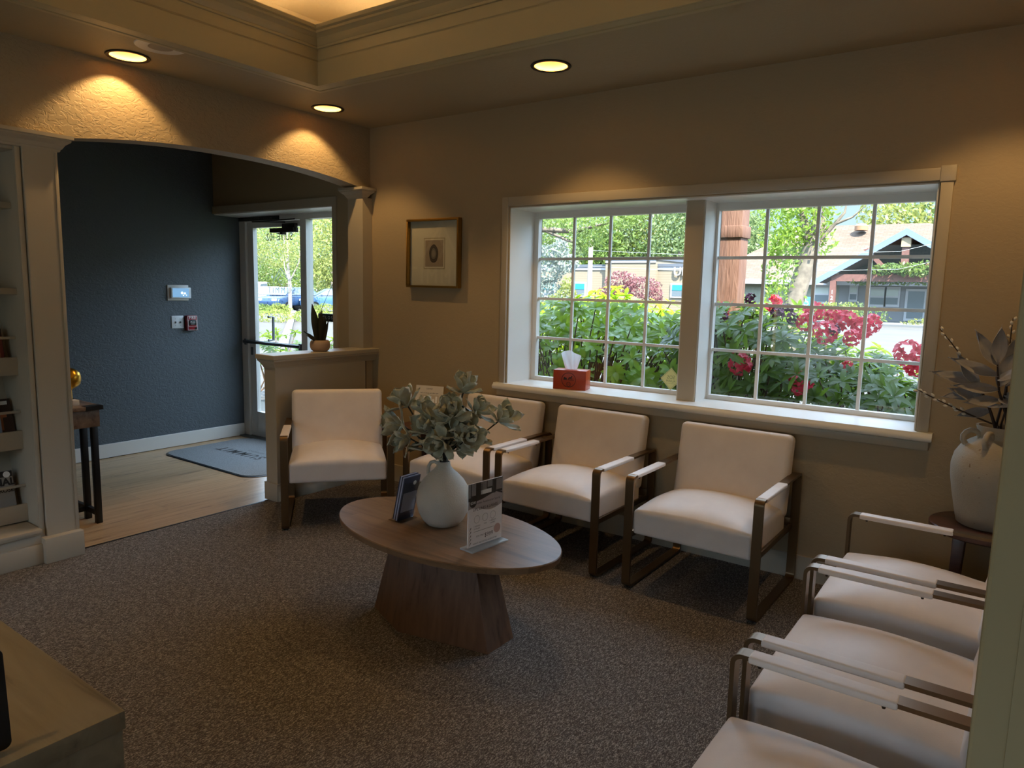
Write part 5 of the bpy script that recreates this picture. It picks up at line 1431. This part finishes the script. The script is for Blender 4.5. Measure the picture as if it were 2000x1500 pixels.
for s in (-1, 1): mb.add([(ax, yf + .05, az - .23), (s * ex, yf + .05, eaz - .23), (s * ex, 3.9, eaz - .23), (ax, 3.9, az - .23)], [(0, 1, 2, 3)])
mb.build('soffit', M['soffit'], hb, smooth=0)
bz = LX(1700, 543, 45.8)[2]; px_ = LX(1627, 560, 45.8)[0]
for s in (-1, 1):
    MB().box(s * px_ - .17, yf + .15, 0, s * px_ + .17, yf + .5, bz - .2).build('porch_post', M['brown_beam'], hb, smooth=0)
    MB().box(s * px_ - .24, yf + .1, bz + .22, s * px_ + .24, yf + .6, bz + .72).build('beam_end', plain('beam_end_grain', '#94876f', .8), hb, smooth=0)
MB().box(-px_ * 1.03, yf + .2, bz - .22, px_ * 1.03, yf + .5, bz + .22).build('tie_beam', M['brown_beam'], hb, smooth=0)
MB().box(-.2, yf + .2, bz + .22, .2, yf + .5, az - .5).build('king_post', M['brown_beam'], hb, smooth=0)
MB().box(-.26, yf + .1, az - 1.05, .26, yf + .55, az - .5).build('beam_end', bpy.data.materials['beam_end_grain'], hb, smooth=0)
for s in (-1, 1):
    mb = MB(); mb.prism([(s * .55, bz + .22), (s * .9, bz + .22), (s * 2.35, bz + 1.75), (s * 2.1, bz + 1.85)], yf + .25, yf + .45, 'Y'); mb.build('brace', M['brown_beam'], hb, smooth=0)
MB().box(-4.2, .0 - .06, 0, 6.5, .05, ez).build('porch_wall', M['slate_panel'], hb, smooth=0)
def hwin(px0, py0, px1, py1, nm='window'):
    a = LX(px0, py0, YB - .1); c = LX(px1, py1, YB - .1)
    w = MB().box(a[0], -.16, c[2], c[0], -.04, a[2]).build(nm, M['ext_white'], hb, smooth=0)
    k = MB(); wd = c[0] - a[0]
    k.box(a[0] + wd * .12, -.18, c[2] + .16, c[0] - wd * .12, -.16, a[2] - .16); k.build('pane', M['ext_glass'], w, smooth=0)
    return a, c, w
for q in ((1590, 556, 1621, 594), (1698, 560, 1729, 600), (1729, 560, 1756, 600), (1660, 556, 1674, 590)): 
    a, c, w = hwin(*q); zm = (a[2] + c[2]) / 2; wd = c[0] - a[0]
    MB().box(a[0] + wd * .1, -.2, zm - .05, c[0] - wd * .1, -.18, zm + .05).build('sash_rail', M['ext_white'], w, smooth=0)
    MB().box(a[0] + wd * .12, -.19, zm, c[0] - wd * .12, -.182, a[2] - .16).build('blind', plain('pale_blind', '#a8afa9', .7) if 'pale_blind' not in bpy.data.materials else bpy.data.materials['pale_blind'], w, smooth=0)
a, c, w = hwin(1770, 564, 1806, 628, 'entrance_door')
num = MB()
for i, chh in enumerate('1201'): num.text(chh, .34, T(px_, yf + .14, 1.95 - i * .38) @ R(90, 'X'))
num.build('house_number', M['white_ink'], hb, smooth=0)
vn = MB(); rnd = random.Random(4)
for px, py, r in ((1718, 527, .5), (1740, 525, .5), (1765, 524, .5), (1790, 528, .6), (1805, 522, .6), (1775, 530, .45)):
    c = LX(px, py, 45.4); crown(vn, c, r * 1.5, .4, r * .7, 130, .13, rnd)
for k in range(12): c = LX(1668 + k * 13, 550, 46.0); crown(vn, c, .45, .3, .22, 40, .12, rnd)
vn.build('climbing_vine', M['mid_leaf'], hb, smooth=0)
ve = MB(); c = LX(1682, 447, YB + 4.3); ve.lathe([(.45, -.1), (.45, .2), (.3, .35), (.001, .4)], 16, c); ve.build('roof_vent', plain('rusty_vent', '#8a6a50', .7), hb)
sgn = at(1574, 590, 40)
hsn = thing('blue_parking_sign', 'small blue parking sign in front of the shingled building', 'sign', (sgn.x, sgn.y, GZ))
MB().box(-.03, 0, 0, .03, .04, sgn.z - GZ).build('post', M['grey_metal'], hsn)
pln = MB().box(-.28, -.02, sgn.z - GZ - .3, .28, 0, sgn.z - GZ + .3).build('panel', plain('sign_blue', '#3f8fd8', .5), hsn)
mb = MB(); z_ = sgn.z - GZ
stroke(mb, [(.12 * math.cos(2*PI*i/14) + .02, z_ - .06 + .12 * math.sin(2*PI*i/14)) for i in range(-6, 5)], .04, -.025)
stroke(mb, [(-.03, z_ + .18), (-.02, z_ + .02), (.10, z_ + .02), (.16, z_ - .12)], .045, -.025)
mb.build('wheelchair_symbol', M['white_ink'], pln, smooth=0)
hg = at(1630, 600, 43)
he = thing('clipped_hedge', 'clipped yellow-green hedge in front of the gable porch', 'hedge', (hg.x, hg.y, GZ))
mb = MB(); rnd = random.Random(8)
for k in range(9): crown(mb, (-1.0 + k * .26, 0, .75), .32, .45, .55, 90, .10, rnd, .7)
mb.build('foliage', M['hedge'], he, smooth=0)
for i, (px, py, r, lab) in enumerate(((1700, 618, .7, 'low green shrub at the foot of the porch wall'), (1665, 605, .6, 'dark shrub at the end of the clipped hedge'), (1795, 636, .6, 'pale shrub beside the entrance door'))):
    c = at(px, py, 44.5)
    tree('low_shrub', lab, (c.x, c.y, GZ), None, [((0, 0, c.z - GZ), r * 1.6, r, r * .8, 220)], .10, ('mid_leaf', 'conifer', 'yellow_leaf')[i], 80 + i, 'shrubs by the porch', cat='bush')
sw_ = at(1760, 632, 45); o = MB().box(gx - 9, 43.0, GZ, gx + 9, 49, GZ + .12).build('ground_walk', plain('concrete_walk', '#5d6063', .9), smooth=0); o['kind'] = 'structure'

# ------------------------------------------------------------------ view through the door: cars, trees, hedges
def car(label, loc, rz, col, van=False, group='parked cars beyond the entry door'):
    t = thing('car', label, 'car', loc, rz, group)
    L = 4.5; paint = plain('car_paint', col, .25, .1, .6) if ('cp' + col) not in M else M['cp' + col]; M['cp' + col] = paint
    if van: prof = [(-2.3, .35), (-2.3, .95), (-2.25, 1.15), (-1.35, 1.15), (-1.0, 1.75), (.1, 1.78), (.15, 1.1), (2.3, 1.08), (2.35, .4)]
    else: prof = [(-2.25, .38), (-2.28, .65), (-2.15, .84), (-1.25, .97), (1.75, 1.0), (2.2, .95), (2.27, .6), (2.22, .38)]
    mb = MB(); mb.prism(prof, -.88, .88, 'Y'); mb.build('body', paint, t, bevel=.07, seg=3)
    if not van:
        cab = [(-1.35, .96), (-.55, 1.42), (.55, 1.47), (1.35, 1.25), (1.85, .99)]
        mb = MB(); mb.loft([[(x, y * (1 - .22 * (z - .96) / .5), z) for x, z in cab] for y in (-.84, .84)]); cb = mb.build('cabin', paint, t, bevel=.05, seg=2)
        mb = MB()
        for s in (-1, 1):
            for w in ([(-1.08, 1.02), (-.48, 1.36), (.0, 1.39), (.0, 1.02)], [(.07, 1.02), (.07, 1.39), (.52, 1.39), (1.2, 1.2), (1.35, 1.04)]):
                mb.add([(x, s * (.85 * (1 - .22 * (z - .96) / .5) + .012), z) for x, z in w], [tuple(range(len(w)))])
        mb.add([(-1.33, -.62, 1.0), (-1.33, .62, 1.0), (-.62, .56, 1.39), (-.62, -.56, 1.39)], [(0, 1, 2, 3)])
    else:
        mb = MB()
        for s in (-1, 1): mb.add([(x, s * .892, z) for x, z in ((-1.2, 1.18), (-.92, 1.62), (.0, 1.65), (.05, 1.18))], [(0, 1, 2, 3)])
        mb.add([(-1.36, -.7, 1.2), (-1.36, .7, 1.2), (-1.05, .66, 1.66), (-1.05, -.66, 1.66)], [(0, 1, 2, 3)])
    mb.build('windows', M['ext_glass'], t, smooth=0)
    for sx in (-1.4, 1.4):
        for s in (-1, 1):
            w = MB(); w.M = T(sx, s * .80, .33) @ R(90, 'X'); w.lathe([(.001, -.1), (.2, -.1), (.31, -.09), (.33, -.06), (.33, .06), (.31, .09), (.2, .1), (.001, .1)], 20)
            wo = w.build('wheel', M['black'], t)
            hc = MB(); hc.M = T(sx, s * .91, .33) @ R(90, 'X'); hc.lathe([(.001, -.012), (.2, -.01), (.2, .01), (.001, .012)], 16); hc.build('hubcap', M['chrome'], wo)
    mb = MB()
    for s in (-1, 1): mb.box(-2.27, s * .55 - .18, .66, -2.2, s * .55 + .18, .8)
    mb.build('headlights', M['white_ink'], t, bevel=.02)
    return t
def cpos(px, py): 
    d = FW + RT * ((px - 1000) / FPX) - UP * ((py - 750) / FPX); k = (GZ - CAM.z) / d.z; p = CAM + d * k; return (p.x, p.y, GZ)
car('white pickup truck farthest left beyond the door glass', cpos(500, 598), math.radians(118), '#a0a2a6', True)
car('white car second in the row beyond the door glass', cpos(522, 601), math.radians(112), '#9c9fa4')
car('white hatchback behind the slim tree beyond the door glass', cpos(545, 604), math.radians(108), '#a2a4a8')
car('dark blue car behind the slim tree trunk', cpos(570, 608), math.radians(104), '#2b4468')
car('blue car seen through the sidelight glass', cpos(655, 609), math.radians(60), '#40638c')
b = Vector(cpos(567, 612))
tree('young_street_tree', 'slim pale-trunked street tree seen through the door glass', tuple(b),
     [([(0, 0, 0), (0.02, 0, 1.6), (-.1, 0, 2.4), (-.15, 0, 4.6)], [.11, .10, .08, .03]), ([(0, 0, 1.7), (-.7, .2, 2.6), (-1.0, .3, 3.4)], [.06, .04, .015]), ([(0, 0, 1.8), (.6, .2, 2.9), (.8, .2, 3.8)], [.05, .035, .015]), ([(-.08, 0, 2.3), (-.45, 0, 3.6), (-.4, 0, 4.8)], [.045, .03, .01])],
     [((-.2, 0, 4.3), 2.2, 1.8, 1.9, 2600), ((-1.2, 0, 3.4), 1.1, 1.2, .9, 800), ((1.1, 0, 3.5), 1.1, 1.2, 1.0, 800)], .065, 'yellow_leaf', 91, None, 'pale_bark')
for i, (px, yy, r, h, mt_, lab) in enumerate(((500, 40, 4.0, 7, 'mid_leaf', 'bright green tree left of the slim street tree'), (560, 44, 4.5, 7.5, 'yellow_leaf', 'yellow-green tree behind the slim street tree'), (620, 40, 4.0, 7, 'mid_leaf', 'green tree at the top of the sidelight glass'), (650, 34, 2.6, 5, 'yellow_leaf', 'yellow-leaved tree low in the sidelight glass'), (455, 42, 4, 7, 'mid_leaf', 'tree beyond the left edge of the door glass'), (690, 42, 4, 7, 'mid_leaf', 'tree beyond the right edge of the sidelight'))):
    c = at(px, 540, yy)
    tree('car_park_tree', lab, (c.x, c.y, GZ), [([(0, 0, 0), (0, 0, 3)], [.2, .15])], [((0, 0, 4.5), r, r * .7, h * .55, 3000), ((.5, 0, 2.4), r * 1.1, r * .7, 1.5, 1200)], .15, mt_, 95 + i, 'trees beyond the car park', 'pale_bark')
for i, (px, py, w, lab) in enumerate(((530, 628, 1.4, 'yellow-green clipped bush left of the slim street tree'), (610, 628, 1.3, 'yellow-green clipped bush right of the slim street tree'), (500, 612, 1.2, 'dark green bush at the left edge of the door glass'), (640, 612, 1.3, 'yellow-green bush low in the sidelight glass'), (545, 613, .9, 'upper yellow-green bush behind the left clipped bush'))):
    c = cpos(px, py)
    tree('clipped_bush', lab, c, None, [((0, 0, .22), w, w * .6, .36, 800)], .06, 'hedge' if i != 2 else 'mid_leaf', 110 + i, 'bushes at the car park edge', cat='bush')
kx = cpos(560, 638); o = MB(); o.M = T(*kx) @ R(-38, 'Z'); o.box(-14, 0, 0, 14, .25, .14); o = o.build('trim_12', bpy.data.materials['concrete_kerb'], smooth=0); o['kind'] = 'structure'
